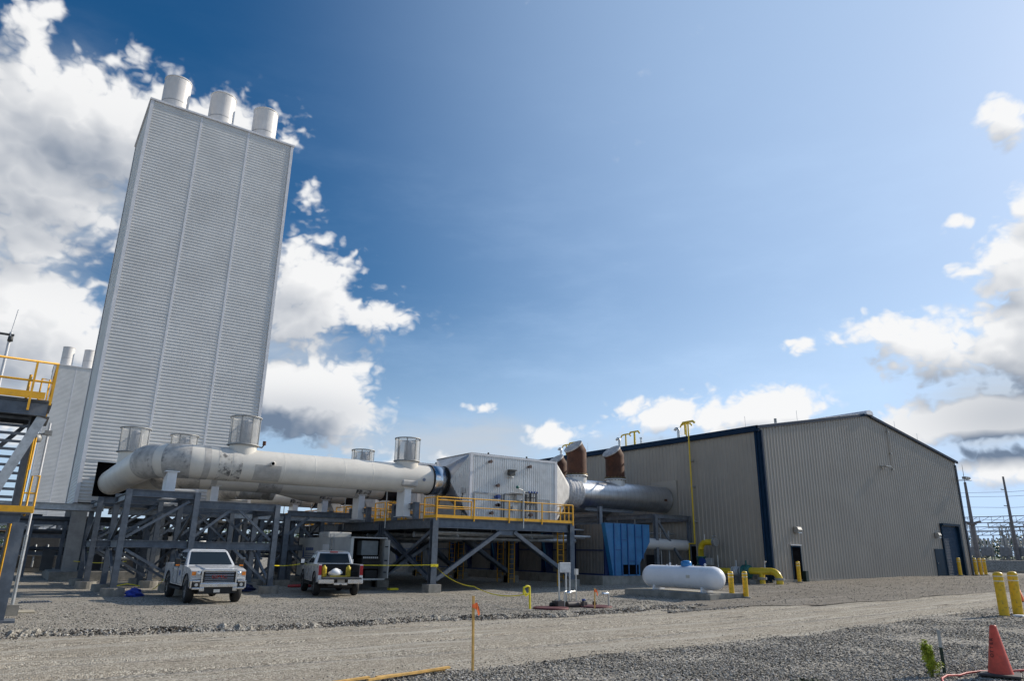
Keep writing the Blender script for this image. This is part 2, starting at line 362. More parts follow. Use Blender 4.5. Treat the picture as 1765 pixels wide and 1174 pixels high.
def gz(x, y=0): return .0197*min(max(x-19, 0), 36)

# ------------------------------------------------------------------ ground
def grid(name, xs, ys, zf, m, kind='structure'):
    xs, ys = list(xs), list(ys); mb = MB()
    vs = [(x, y, zf(x, y)) for y in ys for x in xs]; nx = len(xs)
    mb.add(vs, [(j*nx+i, j*nx+i+1, (j+1)*nx+i+1, (j+1)*nx+i) for j in range(len(ys)-1) for i in range(nx-1)])
    return tag(mb.obj(name, m), kind=kind)
GX = [-3000, -800, -200, -60, -20] + list(np.arange(-10, 19, 1.0)) + list(np.arange(19, 57, 2.0)) + [60, 80, 120, 300, 900, 3000]
GY = [-800, -100, -20] + list(np.arange(-4, 60, 1.0)) + [70, 90, 130, 200, 400, 1000, 3500]
def gsurf(x, y):
    near = 1 if -10 < x < 30 and 0 < y < 50 else 0
    return gz(x, y) + near*(.018*math.sin(x*1.7+y*.9)+.014*math.sin(y*2.3-x*.6))*.5
grid('ground', GX, GY, gsurf, gravel)
def apron_s(x): return max(18.2 - .13*(x-22), 14.6) + .45*math.sin(x*.37)+.2*math.sin(x*1.1)
def road_edges(x):
    n = 19.9 - .055*min(x, 10) + .25*math.sin(x*.7)+.12*math.sin(x*1.9)
    s = 11.35 + .045*max(x-4, 0) + .1*math.sin(x*1.3)+.05*math.sin(x*3.1)
    if x > 24: n = min(n + (27.2-n)*min(1, (x-24)/9), max(apron_s(x)+.5, n - (x-24)*.4))
    return s, n
def rut(x, y):
    t = 0
    for c, d, w in ((13.6, .055, .16), (15.4, .055, .16), (16.6, .05, .14), (18.2, .05, .14)):
        yy = c+.02*(x-8)+.15*math.sin(x*.35+c); t -= d*math.exp(-((y-yy)/w)**2) - d*.5*math.exp(-((y-yy-.3)/.12)**2)
    return t + .008*math.sin(x*5.1+y*7)*math.sin(y*3.3-x*1.7)
rx = sorted(set(list(np.arange(-30, 40, .4)) + list(np.arange(40, 100, 4)) + [19.0, 55.0])); mb = MB(); vs = []
ROWS = 41; BAPR = 27.7
for x in rx:
    s, n = road_edges(x)
    for j in range(ROWS):
        y = s + (n-s)*j/(ROWS-1); vs.append((x, y, gsurf(x, y) + .006 + .03*math.sin(math.pi*j/(ROWS-1)) + (rut(x, y) if 0 < j < ROWS-1 else 0)))
mb.add(vs, [(i*ROWS+j, (i+1)*ROWS+j, (i+1)*ROWS+j+1, i*ROWS+j+1) for i in range(len(rx)-1) for j in range(ROWS-1)])
tag(mb.obj('road', roadm), kind='structure')
mb = MB(); vs = []; ax_ = list(np.arange(22, 100, .8)); AR = 13
for x in ax_:
    s0 = apron_s(x) if x > 25 else apron_s(25)+(25-x)*.3
    n0 = 20.2+(x-22)*.65 if x < 33 else BAPR
    n0 = max(n0, s0+.3)
    for j in range(AR):
        y = s0+(n0-s0)*j/(AR-1); vs.append((x, y, gsurf(x, y)+(.05+.012*math.sin(x*2.1+y*3.7)*math.sin(y*1.9) if 0 < j < AR-1 else .035)))
mb.add(vs, [(i*AR+j, (i+1)*AR+j, (i+1)*AR+j+1, i*AR+j+1) for i in range(len(ax_)-1) for j in range(AR-1)])
tag(mb.obj('dirt_apron', dirtm), kind='structure')
# windrow of coarse gravel along the far road edge
def ridge(name, x0, x1, yf, h, w, m):
    mb = MB(); vs = []; xs = np.arange(x0, x1, .12)
    for x in xs:
        a = h*(.55+.45*math.sin(x*2.1)*math.sin(x*.83+1)+random.uniform(-.25, .25)); y = yf(x)
        for k, (dy, z) in enumerate(((-w, -.03), (-w*.45, a*.6), (0, a), (w*.6, a*.55), (w*1.2, -.03))):
            vs.append((x+random.uniform(-.04, .04), y+dy+random.uniform(-.05, .05), gsurf(x, y)+z+(random.uniform(-.02, .02) if 0 < k < 4 else 0)))
    mb.add(vs, [(i*5+j, (i+1)*5+j, (i+1)*5+j+1, i*5+j+1) for i in range(len(xs)-1) for j in range(4)])
    return tag(mb.obj(name, m), kind='structure')
ridge('gravel_bank', -4, 23, lambda x: road_edges(x)[1]+.3, .15, .38, gravel)
ridge('gravel_bank', 20, 31, lambda x: 18.4+.12*(x-20)+.2*math.sin(x), .07, .22, gravel)
def stones(name, pts, smin, smax, m):
    """loose stones as one mesh: squashed jittered octahedra"""
    n = len(pts); base = np.array([(1, 0, 0), (-1, 0, 0), (0, 1, 0), (0, -1, 0), (0, 0, 1), (0, 0, -1)], float)
    fc = np.array([(0, 2, 4), (2, 1, 4), (1, 3, 4), (3, 0, 4), (2, 0, 5), (1, 2, 5), (3, 1, 5), (0, 3, 5)])
    sz = smin + (smax-smin)*rng.random(n)**2.2
    v = base[None]*(.6+.7*rng.random((n, 6, 1))) + rng.normal(0, .22, (n, 6, 3))
    v[:, :, 2] *= .7; a = rng.random(n)*6.28; ca, sa = np.cos(a)[:, None], np.sin(a)[:, None]
    v = np.stack((v[:, :, 0]*ca-v[:, :, 1]*sa, v[:, :, 0]*sa+v[:, :, 1]*ca, v[:, :, 2]), -1)*sz[:, None, None]*.5
    v += np.array(pts)[:, None, :]; v[:, :, 2] += sz[:, None]*.12
    f = fc[None]+6*np.arange(n)[:, None, None]
    me = bpy.data.meshes.new(name); me.vertices.add(n*6); me.vertices.foreach_set('co', v.reshape(-1))
    me.loops.add(n*24); me.loops.foreach_set('vertex_index', f.reshape(-1).astype(np.int32))
    me.polygons.add(n*8); me.polygons.foreach_set('loop_start', np.arange(0, n*24, 3, dtype=np.int32))
    mi = np.repeat(rng.choice(4, n, p=[.4, .3, .18, .12]), 8).astype(np.int32)
    for mm in (m, mat('pale_stone', (.37, .35, .32), .9, 0, .35, 9), mat('dark_stone', (.06, .056, .053), .9, 0, .4, 9), mat('bright_stone', (.46, .44, .41), .85, 0, .25, 9)): me.materials.append(mm)
    me.polygons.foreach_set('material_index', mi); me.update(calc_edges=True); me.validate()
    o = bpy.data.objects.new(name, me); C.objects.link(o); return tag(o, kind='stuff')
pts = []
while len(pts) < 105000:                           # shoulder in the foreground, thinning with distance
    x = random.uniform(1, 32); y = random.uniform(4.5, 17)
    s, n_ = road_edges(x); d = .547*x+.784*y
    if y < s+random.gauss(-.05, .18) and random.random() < min(1, (13.5/d)**2.2) and abs(x*.837-y*.573) < .85*d: pts.append((x, y, gsurf(x, y)))
stones('loose_gravel', pts, .02, .06, stone_m)
pts = []
while len(pts) < 16000:
    x = random.uniform(-4, 23); dy = random.gauss(0, .24); y = road_edges(x)[1]+.3+dy
    pts.append((x, y, gsurf(x, y)+.11*math.exp(-(dy/.25)**2)*random.random()))
while len(pts) < 19000:
    x = random.uniform(20, 31); y = 18.4+.12*(x-20)+.2*math.sin(x)+random.gauss(0, .2); pts.append((x, y, gsurf(x, y)+.02))
stones('coarse_gravel', pts, .03, .09, stone_d)
pts = []
while len(pts) < 40000:
    x = random.uniform(-2, 30); y = 20.2+abs(random.gauss(0, 6))
    if y < 33: pts.append((x, y, gsurf(x, y)))
stones('fine_gravel', pts, .015, .055, stone_m)
pts = []
while len(pts) < 9000:
    x = random.uniform(-2, 34); s, n_ = road_edges(x); y = random.choice((s, n_))+random.gauss(0, .5) if random.random() < .6 else random.uniform(s, n_); pts.append((x, y, gsurf(x, y)+.015))
stones('road_grit', pts, .01, .04, stone_m)
pts = []
while len(pts) < 7000:
    x = random.uniform(24, 60); y = random.uniform(apron_s(x), 27.2); pts.append((x, y, gsurf(x, y)+.055))
stones('apron_grit', pts, .02, .06, stone_m)
grid('field', [-900, -300, -80, 0, 25, 60, 150, 500], [175, 220, 300, 500, 900], lambda x, y: gsurf(x, y)+.05, fieldm)
grid('far_field', [118, 160, 260, 500, 900], [-100, 0, 30, 60, 100, 200], lambda x, y: 1.9+.02*(x-118)*.3, fieldm)

# ------------------------------------------------------------------ main building
BX0, BX1, BY0, BY1, EAVE, PEAK = 39.3, 66.8, 27.9, 72.0, 10.25, 12.72
BXM = (BX0+BX1)/2; GB = .36
bt = thing('metal_building', (BX0, BY0, GB), 'large tan ribbed metal building with navy trim and a shallow gable', 'building')
gab = lambda t: (EAVE + (PEAK-EAVE)*(1-abs(t-(BXM-BX0))/(BXM-BX0)))
mb = MB().ribs((BX0, BY0, 0), (1, 0, 0), (0, 0, 1), (0, -1, 0), BX1-BX0, .62, lambda t: gab(t)-.12, .34, .036, .5, .14)
w = mb.obj('end_wall', tan, bt)
MB().ribs((BX0, BY1, 0), (0, -1, 0), (0, 0, 1), (-1, 0, 0), BY1-BY0, .55, EAVE-.1, .34, .034, .55, .12).obj('side_wall', tan, bt)
mb = MB(); mb.quad((BX1, BY0, .5), (BX1, BY1, .5), (BX1, BY1, EAVE-.1), (BX1, BY0, EAVE-.1)); mb.quad((BX0, BY1, .5), (BX1, BY1, .5), (BX1, BY1, EAVE-.1), (BX0, BY1, EAVE-.1)); mb.add([(BX0, BY1, EAVE-.1), (BX1, BY1, EAVE-.1), (BXM, BY1, PEAK-.1)], [(0, 1, 2)])
mb.obj('rear_wall', tan, bt)
mb = MB()
for sgn, xe in ((-1, BX0-.25), (1, BX1+.25)):
    u = Vector((xe-BXM, 0, EAVE-.06-PEAK)); L = u.length; u.normalize(); nn = Vector((-u.z, 0, u.x)) if u.x > 0 else Vector((u.z, 0, -u.x))
    mb.ribs((BXM, BY0-.15, PEAK), (0, 1, 0), u, nn, BY1-BY0+.3, 0, L, .42, .04)
mb.obj('roof', mat('galvalume_roof', (.56, .57, .58), .3, .6, .08), bt)
mb = MB(); mb.box(BX0-.27, BY0-.16, EAVE-.40, BX0-.06, BY1+.1, EAVE-.02)
mb.obj('eave_gutter', navy, bt, bevel=.02)
mb = MB()
for xa, xb in ((BX0-.27, BXM), (BXM, BX1+.27)):
    za, zb = (EAVE-.17 if xa < BXM-1 else PEAK-.10), (PEAK-.10 if xb < BXM+1 else EAVE-.17)
    mb.prism([(xa, BY0-.19, za-.08), (xb, BY0-.19, zb-.08), (xb, BY0-.19, zb+.12), (xa, BY0-.19, za+.12)], (0, .13, 0))
mb.obj('rake_trim', navy, bt)
mb = MB().add([(BX0+.2, BY0-.075, .5), (BX0-.075, BY0-.075, .5), (BX0-.075, BY0+.3, .5), (BX0-.05, BY0+.3, .5), (BX0-.05, BY0-.05, .5), (BX0+.2, BY0-.05, .5)], []) if False else MB()
mb.prism([(BX0+.2, BY0-.075, .5), (BX0-.075, BY0-.075, .5), (BX0-.075, BY0+.3, .5), (BX0-.05, BY0+.3, .5), (BX0-.05, BY0-.05, .5), (BX0+.2, BY0-.05, .5)], (0, 0, EAVE-.9)); mb.obj('corner_trim', navy, bt)
MB().box(BX1-.2, BY0-.075, .5, BX1+.06, BY0-.05, EAVE-.4).obj('corner_trim', navy, bt)
mb = MB().tube([(BX0-.14, BY0+.16, EAVE-.4), (BX0-.14, BY0+.16, .75), (BX0-.28, BY0+.12, .55)], .065, 10); mb.box(BX0+.02, BY0-.2, .6, BX0+.17, BY0-.078, EAVE-.3)
mb.obj('downspout', navy, bt)
mb = MB().box(BX0-.05, BY0-.14, GB-.4, BX1+.05, BY0+.1, .63); mb.box(BX0-.14, BY0+.1, GB-.4, BX0+.2, BY1, .56)
mb.obj('foundation', conc, bt)
mb = MB().prism([(BXM-.5, BY0-.35, PEAK-.12), (BXM+.5, BY0-.35, PEAK-.12), (BXM+.42, BY0-.35, PEAK+.14), (BXM, BY0-.35, PEAK+.24), (BXM-.42, BY0-.35, PEAK+.14)], (0, BY1-BY0+.3, 0))
mb.obj('ridge_cap', trimw, bt)
# openings on the end wall
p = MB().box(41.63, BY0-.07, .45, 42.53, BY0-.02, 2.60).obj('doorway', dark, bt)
mb = MB(); mb.box(41.56, BY0-.085, .45, 41.63, BY0-.02, 2.60); mb.box(42.53, BY0-.085, .45, 42.60, BY0-.02, 2.60); mb.box(41.56, BY0-.085, 2.60, 42.60, BY0-.02, 2.68)
mb.obj('door_frame', navydoor, p); MB().box(41.50, BY0-.14, 2.71, 42.66, BY0-.02, 2.76).obj('drip_cap', trimw, p)
MB().box(42.35, BY0-.42, GB-.05, 42.65, BY0-.16, 1.15).obj('door_stop', mat('dark_green_box', (.01, .03, .025), .5), bt)
rd = MB().ribs((62.35, BY0-.075, 0), (0, 0, 1), (1, 0, 0), (0, -1, 0), 3.85, 0, 2.55, .12, .02)
for k in range(0): pass
rdv = [(v[0], v[1], v[2]+.72) for v in rd.v]; rd.v = rdv
p = rd.obj('roller_door', mat('navy_roller', (.016, .045, .09), .5, 0, .1, spec=.15), bt)
mb = MB(); mb.box(62.2, BY0-.13, .7, 62.35, BY0-.03, 4.62); mb.box(64.9, BY0-.3, .7, 65.2, BY0-.03, 4.62); mb.box(62.2, BY0-.3, 4.62, 65.2, BY0-.03, 4.8)
mb.obj('door_frame', navydoor, p)
p = MB().box(60.62, BY0-.09, .72, 62.15, BY0-.03, 2.78).obj('door', navydoor, bt); MB().box(60.72, BY0-.13, 1.65, 60.86, BY0-.09, 1.75).obj('handle', chrome, p)
MB().box(60.5, BY0-1.5, .55, 62.3, BY0-.14, .74).obj('door_step', conc, bt)
for (x, z) in ((42.25, 3.72), (61.25, 3.86)):
    p = MB().prism([(x-.16, BY0-.05, z-.2), (x-.16, BY0-.05, z+.18), (x-.16, BY0-.30, z+.15), (x-.16, BY0-.38, z-.02), (x-.16, BY0-.30, z-.2)], (.42, 0, 0)).obj('wall_lamp', lampg, bt)
    MB().box(x-.12, BY0-.36, z-.24, x+.22, BY0-.1, z-.2).obj('lens', clearl, p)
p = MB().box(54.2, BY0-.12, 8.62, 54.42, BY0-.04, 8.86).obj('floodlight', lampg, bt); MB().box(54.0, BY0-.55, 8.70, 54.8, BY0-.25, 8.80).obj('lamp_head', lampg, p); MB().bar((54.3, BY0-.1, 8.76), (54.35, BY0-.5, 8.76), .06, .06).obj('arm', lampg, p)
p = MB().tube([(66.6, BY0-.1, 8.55), (66.95, BY0-.5, 8.55), (68.0, BY0-.6, 8.6)], .04, 8).obj('camera_bracket', lampg, bt)
mb = MB(); [mb.cb((66.9+.35*k, BY0-.55, 8.75), (.22, .3, .2)) for k in range(3)]; mb.obj('camera_head', lampg, p)
mb = MB(); mb.tube([(55.8, BY0-.09, PEAK-.4), (55.8, BY0-.09, 8.9), (56.0, BY0-.09, 8.7)], .02, 6); [mb.cb((55.85, BY0-.1, z), (.12, .1, .14)) for z in (11.6, 9.9, 8.65)]
mb.obj('conduit', lampg, bt)
mb = MB()
for (x, y) in ((BX0+.2, 29), (57.5, 28), (61, 28), (44, 28), (BX0+.2, 45)): mb.cyl((x, y, gab(x-BX0)), (x, y, gab(x-BX0)+.75), .012, n=6)
mb.obj('lightning_rod', galv, bt)
mb = MB().cyl((BX0+.5, 39, EAVE), (BX0+.5, 39, EAVE+.55), .07, n=10); mb.cyl((BX0+.5, 39, EAVE+.5), (BX0+.5, 39, EAVE+.6), .11, n=10); mb.obj('vent_stub', galv, bt)
# second ridge roof seen just over the near slope
b2 = thing('metal_building', (52, 40, 0), 'small grey hipped roof vent house rising just behind the tan building ridge', 'building')
mb = MB(); mb.add([(51.4, 34.6, 12.75), (58.6, 34.6, 12.75), (58.6, 40, 12.75), (51.4, 40, 12.75), (55.2, 37.3, 13.5)], [(0, 1, 4), (1, 2, 4), (2, 3, 4), (3, 0, 4)]); mb.obj('roof', mat('green_grey_roof', (.25, .31, .30), .5), b2)
MB().box(51.9, 35, 11.5, 58.1, 39.6, 12.74).obj('wall', lampg, b2); MB().cyl((55.2, 37.3, 13.4), (55.2, 37.3, 13.95), .12, n=10).obj('finial', lampg, b2)
# roof vents of each engine line
def goose(p, h, hook, r, d):
    x, y, z = p; pts = [(x, y, z), (x, y, z+h-hook)]
    for k in range(1, 7):
        a = math.pi*k/6*.92; pts.append((x, y+d*hook*(1-math.cos(a))*.5, z+h-hook+hook*.5*math.sin(a)))
    return pts
ordn = ('nearest the white box', 'middle', 'nearest the building corner')
for k in range(3):
    yb = (34.65, 41.0, 48.6)[k]; wh = ('at the building corner end of the roof', 'in the middle of the roof edge', 'behind the nearer rusted stack')[k]
    mb = MB().tube(goose((40.1, yb+.75, EAVE+.1), .95, .34, .11, 1), .11, 10); tag(mb.obj('roof_vent', galv, loc=(40.1, yb+.75, EAVE)), 'grey gooseneck roof vent '+wh, 'roof vent', 'gooseneck roof vents')
    mb = MB().cyl((40.1, yb, EAVE+.1), (40.1, yb, EAVE+1.05), .06, n=10)
    mb.tube([(40.1, yb-.55, EAVE+.92), (40.1, yb-.45, EAVE+1.08), (40.1, yb-.2, EAVE+1.12), (40.1, yb+.2, EAVE+1.12), (40.1, yb+.45, EAVE+1.08), (40.1, yb+.55, EAVE+.92)], .06, 10)
    tag(mb.obj('gas_vent', gasyel, loc=(40.1, yb, EAVE)), 'short yellow tee vent pipe '+wh, 'vent pipe', 'short yellow tee vents')
    if k > 0:
        mb = MB().cyl((39.9, yb-1.2, EAVE+.1), (39.9, yb-1.2, EAVE+1.15), .08, n=10); mb.tube([(39.9, yb-1.75, EAVE+.98), (39.9, yb-1.6, EAVE+1.17), (39.9, yb-.75, EAVE+1.17), (39.9, yb-.6, EAVE+1.0)], .07, 10)
        tag(mb.obj('gas_vent', gasyel, loc=(39.9, yb-1.2, EAVE)), 'taller yellow crossbar vent pipe '+wh, 'vent pipe', 'tall yellow vents')
# tall yellow vent line on the side wall
vp = thing('vent_line', (39.1, 33.5, 2.5), 'tall thin yellow vent pipe running up the tan side wall', 'pipe')
MB().tube([(39.0, 33.5, 2.75), (39.0, 33.5, EAVE+.9)], .055, 10).obj('riser', gasyel, vp)
mb = MB().tube([(39.0, 34.1, EAVE+.82), (39.0, 33.95, EAVE+.98), (39.0, 33.05, EAVE+.98), (39.0, 32.9, EAVE+.84)], .08, 10); mb.cyl((39.0, 33.8, EAVE+.1), (39.0, 33.8, EAVE+.95), .06, n=8); mb.obj('tee_head', gasyel, vp)
MB().tube([(39.0, 33.5, 2.78), (38.9, 33.95, 2.78), (38.9, 33.95, 1.0), (38.7, 33.6, .95)], .055, 10).obj('drop_leg', gasyel, vp)
mb = MB(); [mb.box(39.0, 33.38, z, 39.28, 33.62, z+.1) for z in (4.2, 6.6, 8.4)]; mb.obj('bracket', lampg, vp)
MB().box(39.05, 33.66, 1.1, 39.26, 34.0, 2.6).obj('meter_box', dark, vp)

# ------------------------------------------------------------------ gas regulator piping by the building corner
gx = 38.2
gp = thing('gas_pipework', (gx, 30, gz(gx)), 'thick yellow gas pipes with valves along the building corner', 'pipework')
def arc(c, r, a0, a1, ax, n=8):
    o = []
    for k in range(n+1):
        a = a0+(a1-a0)*k/n; o.append(tuple(Vector(c)+Vector(ax[0])*r*math.cos(a)+Vector(ax[1])*r*math.sin(a)))
    return o
Yv, Zv = (0, 1, 0), (0, 0, 1)
mb = MB().tube([(gx, 32.35, .3), (gx, 32.35, 2.35)] + arc((gx, 31.85, 2.35), .5, 0, math.pi/2, (Yv, Zv)) + [(gx, 31.25, 2.85)], .19, 16); mb.obj('riser_elbow', gasyel, gp)
mb = MB(); mb.cyl((gx, 31.25, 2.85), (gx, 31.17, 2.85), .27, n=16); mb.cyl((gx, 31.17, 2.85), (gx, 31.12, 2.85), .2, n=16); mb.cyl((gx, 31.12, 2.85), (gx, 31.04, 2.85), .27, n=16); mb.obj('flange', lampg, gp)
mb = MB().tube([(gx-.05, 31.2, 3.2), (gx-.05, 31.3, 3.25), (gx-.05, 31.0, 3.25)], .03, 6); mb.cyl((gx-.1, 31.9, 2.95), (gx-.1, 31.9, 3.35), .035, n=8); mb.obj('gauge_tap', galv, gp)
mb = MB().lathe([(.0, 0), (.34, 0), (.34, .08), (.24, .1), (.3, .3), (.24, .5), (.34, .52), (.34, .6), (0, .6)], (gx, 32.35, 1.35), n=16); mb.obj('control_valve', green, gp)
mb = MB().cyl((gx-.45, 31.95, 1.6), (gx-.37, 31.95, 1.6), .27, n=16); mb.cyl((gx-.4, 31.95, 1.6), (gx-.1, 32.2, 1.6), .06, n=8); mb.obj('handwheel', blueh, gp)
MB().box(gx-.35, 31.25, 1.4, gx-.05, 31.75, 1.85).obj('actuator', lampg, gp, bevel=.04)
MB().tube([(gx, 32.35, .9), (gx, 32.2, 1.05), (gx, 31.6, 1.08), (gx, 29.85, 1.08)], .19, 14).obj('lower_run', gasyel, gp)
mb = MB(); [mb.cyl((gx, y, 1.08), (gx, y-.07, 1.08), .3, n=14) for y in (29.85, 29.4, 29.2)]; mb.lathe([(0, 0), (.16, 0), (.3, .14), (.3, .3), (.16, .45), (0, .45)], (gx, 29.85, 1.08), (0, -1, 0), 14); mb.cyl((gx, 29.6, 1.1), (gx, 29.6, 1.75), .05, n=8); mb.obj('white_valve', insul, gp)
mb = MB().lathe([(0, 0), (.25, 0), (.42, .1), (.42, .22), (.3, .3), (.42, .38), (.42, .5), (.25, .6), (0, .6)], (gx, 29.15, 1.08), (0, -1, 0), 16); mb.cyl((gx, 28.85, 1.3), (gx, 28.85, 1.75), .05, n=8); mb.obj('gate_valve', green, gp)
MB().tube([(gx, 28.6, 1.14), (gx, 27.05, 1.14)] + arc((gx, 27.05, .64), .5, math.pi/2, math.pi, (Yv, Zv)) + [(gx, 26.55, .3)], .2, 16).obj('outlet_bend', gasyel, gp)
MB().tube([(gx, 27.75, 1.14), (gx, 27.75, .3)], .16, 14).obj('drop_leg', gasyel, gp)
mb = MB(); [mb.cyl((gx, y, z), (gx, y, z+.05), .27, n=14) for y, z in ((26.55, .66), (26.55, .73), (27.75, .66), (27.75, .73))]; mb.obj('pipe_flange', lampg, gp)
mb = MB().cyl((gx, 27.5, 1.3), (gx, 27.5, 1.75), .03, n=8); mb.cyl((gx, 27.5, 1.55), (gx, 27.38, 1.72), .03, n=6); mb.cyl((gx, 31.0, 1.25), (gx, 31.0, 2.05), .03, n=8); mb.obj('bleed_tap', galv, gp)
MB().box(gx-.3, 28.0, .25, gx+.3, 28.5, .62).obj('pier', conc, gp)

# ------------------------------------------------------------------ exhaust towers
def make_tower(loc, label):
    X0, Y0, X1, Y1, ZB, ZT = loc[0], loc[1], loc[0]+10.5, loc[1]+7.7, 4.62, 33.7
    t = thing('exhaust_tower', (X0, Y0, 0), label, 'tower', 'white exhaust towers')
    H = ZT-ZB; pt = .225
    for s in range(3):
        xa = X0+3.5*s
        mb = MB()
        if s == 0:   # opening for the duct in the first bay
            ha = 5.0-ZB; hb = 7.15-ZB
            mb.ribs((xa, Y0, ZB), (0, 0, 1), (1, 0, 0), (0, -1, 0), ha, 0, 3.5, pt, .027, .34, .2)
            mb.ribs((xa, Y0, ZB+ha), (0, 0, 1), (1, 0, 0), (0, -1, 0), hb-ha, 0, .85, pt, .027, .34, .2)
            mb.ribs((xa, Y0, ZB+ha), (0, 0, 1), (1, 0, 0), (0, -1, 0), hb-ha, 2.85, 3.5, pt, .027, .34, .2)
            mb.ribs((xa, Y0, ZB+hb), (0, 0, 1), (1, 0, 0), (0, -1, 0), H-hb, 0, 3.5, pt, .027, .34, .2)
        else: mb.ribs((xa, Y0, ZB), (0, 0, 1), (1, 0, 0), (0, -1, 0), H, 0, 3.5, pt, .027, .34, .2)
        mb.obj('front_cladding', panel, t)
    MB().box(X0+.85, Y0+.25, 5.0, X0+2.85, Y0+.3, 7.15).obj('duct_opening', dark, t)
    MB().ribs((X0, Y0, ZB), (0, 0, 1), (0, 1, 0), (-1, 0, 0), H, 0, Y1-Y0, pt, .027, .34, .2).obj('side_cladding', panel, t)
    mb = MB().ribs((X1, Y0, ZB), (0, 0, 1), (0, 1, 0), (1, 0, 0), H, 0, Y1-Y0, pt, .027, .34, .2); mb.ribs((X0, Y1, ZB), (0, 0, 1), (1, 0, 0), (0, 1, 0), H, 0, X1-X0, pt, .027, .34, .2); mb.obj('rear_cladding', panel, t)
    for x in (X0+3.5, X0+7.0): MB().box(x-.07, Y0-.036, ZB, x+.07, Y0-.01, ZT).obj('seam_trim', trimw, t)
    for x, y, sx, sy in ((X0, Y0, 1, 1), (X1, Y0, -1, 1), (X0, Y1, 1, -1), (X1, Y1, -1, -1)):
        mb = MB().box(min(x-sx*.07, x+sx*.15), y-sy*.06-.012, ZB-.05, max(x-sx*.07, x+sx*.15), y-sy*.06+.012, ZT); mb.box(x-sx*.06-.012, min(y-sy*.045, y+sy*.18), ZB-.05, x-sx*.06+.012, max(y-sy*.045, y+sy*.18), ZT)
        mb.obj('corner_trim', trimw, t)
    mb = MB(); mb.box(X0-.14, Y0-.14, ZT, X1+.14, Y1+.14, ZT+.14); mb.obj('roof', trimw, t)
    MB().box(X0+.05, Y0+.4, ZB-.02, X1-.05, Y1-.05, ZB+.1).obj('floor_plate', steel, t)
    for k in range(3):
        x = X0+1.78+3.48*k
        mb = MB().cyl((x, Y0+2.9, ZT+.1), (x, Y0+2.9, 37.8), 0.99, n=40, caps=False)
        mb.lathe([(.99, 4.1), (1.02, 4.1), (1.02, 4.0), (.99, 4.0)], (x, Y0+2.9, ZT), n=40); mb.lathe([(.96, 4.1), (.96, 3.4), (0, 3.4)], (x, Y0+2.9, ZT), n=40)
        st = mb.obj('exhaust_stack', stackw, t)
        MB().lathe([(.998, 1.9), (.998, 1.95)], (x, Y0+2.9, ZT), n=40).obj('weld_seam', lampg, st)
    for x, y in ((X0+.45, Y0+1.2), (X0+5.0, Y0+1.2), (X1-.5, Y0+1.2), (X0+.45, Y1-.7), (X1-.5, Y1-.7)):
        mb = MB().box(x-.42, y-.32, .5, x+.42, y-.27, ZB-.02); mb.box(x-.42, y+.27, .5, x+.42, y+.32, ZB-.02); mb.box(x-.04, y-.27, .5, x+.04, y+.27, ZB-.02); mb.box(x+.2, y-.27, .5, x+.23, y+.27, ZB-.02)
        mb.obj('leg', mat('leg_grey_paint', (.32, .32, .315), .55, .1, .12, 2, streak=.3), t)
    mb = MB(); mb.bar((X0+.45, Y0+1.2, .6), (X0+5, Y0+1.2, ZB-.3), .25, .25); mb.bar((X1-.5, Y0+1.2, .6), (X0+5, Y0+1.2, ZB-.3), .25, .25); mb.bar((X0+.45, Y0+1.2, .6), (X0+.45, Y1-.7, ZB-.3), .25, .25)
    mb.obj('leg_brace', steel, t)
    MB().box(X0-.6, Y0-.2, -.2, X1+.6, Y1+.4, .5).obj('foundation', conc, t)
    return t
tw = make_tower((3.3, 51.7), 'tall white ribbed exhaust tower in front with three stacks on top')
tw2 = dup(tw, (-1.0, 97, 0), 'distant white exhaust tower half hidden behind the tall front one')

# ------------------------------------------------------------------ engine lines: ducts, catalyst boxes, platforms
PITCH = 6.3
YD, ZD, RD = 36.3, 5.95, .80
UN = ('front', 'second', 'third', 'rearmost')
def vent_cage(parent, x, y, z0, z1, r, rc):
    cg = MB().cyl((x, y, ZD+.3), (x, y, z0), rc, n=32, caps=False).obj('vent_collar', white, parent)
    mb = MB()
    for z in (z0, z1-.06): mb.lathe([(r-.02, 0), (r+.05, 0), (r+.05, .06), (r-.02, .06), (r-.02, 0)], (x, y, z), n=32)
    for k in range(8):
        a = 2*math.pi*(k+.35)/8; mb.bar((x+r*math.cos(a), y+r*math.sin(a), z0), (x+r*math.cos(a), y+r*math.sin(a), z1-.03), .06, .03, (math.cos(a), math.sin(a), 0))
    mb.cyl((x, y, z0+.02), (x, y, z0+.05), r-.02, n=24)
    f = mb.obj('cage_frame', mat('cage_grey', (.36, .36, .35), .5, .2), cg)
    mb = MB().cyl((x, y, z0+.06), (x, y, z1-.06), r-.025, n=24, caps=False)
    mb.obj('cage_mesh', screen, cg)
    MB().lathe([(.05, z1-z0-.12), (.3, z1-z0-.25), (.33, .3), (.28, .12)], (x+.1, y-.1, z0), n=10, sm=True).obj('inner_liner', fabric, cg)
def bandx(x0, x1, y, r, n=48):
    return MB().lathe([(r, 0), (r, x1-x0)], (x0, y, ZD), (1, 0, 0), n)
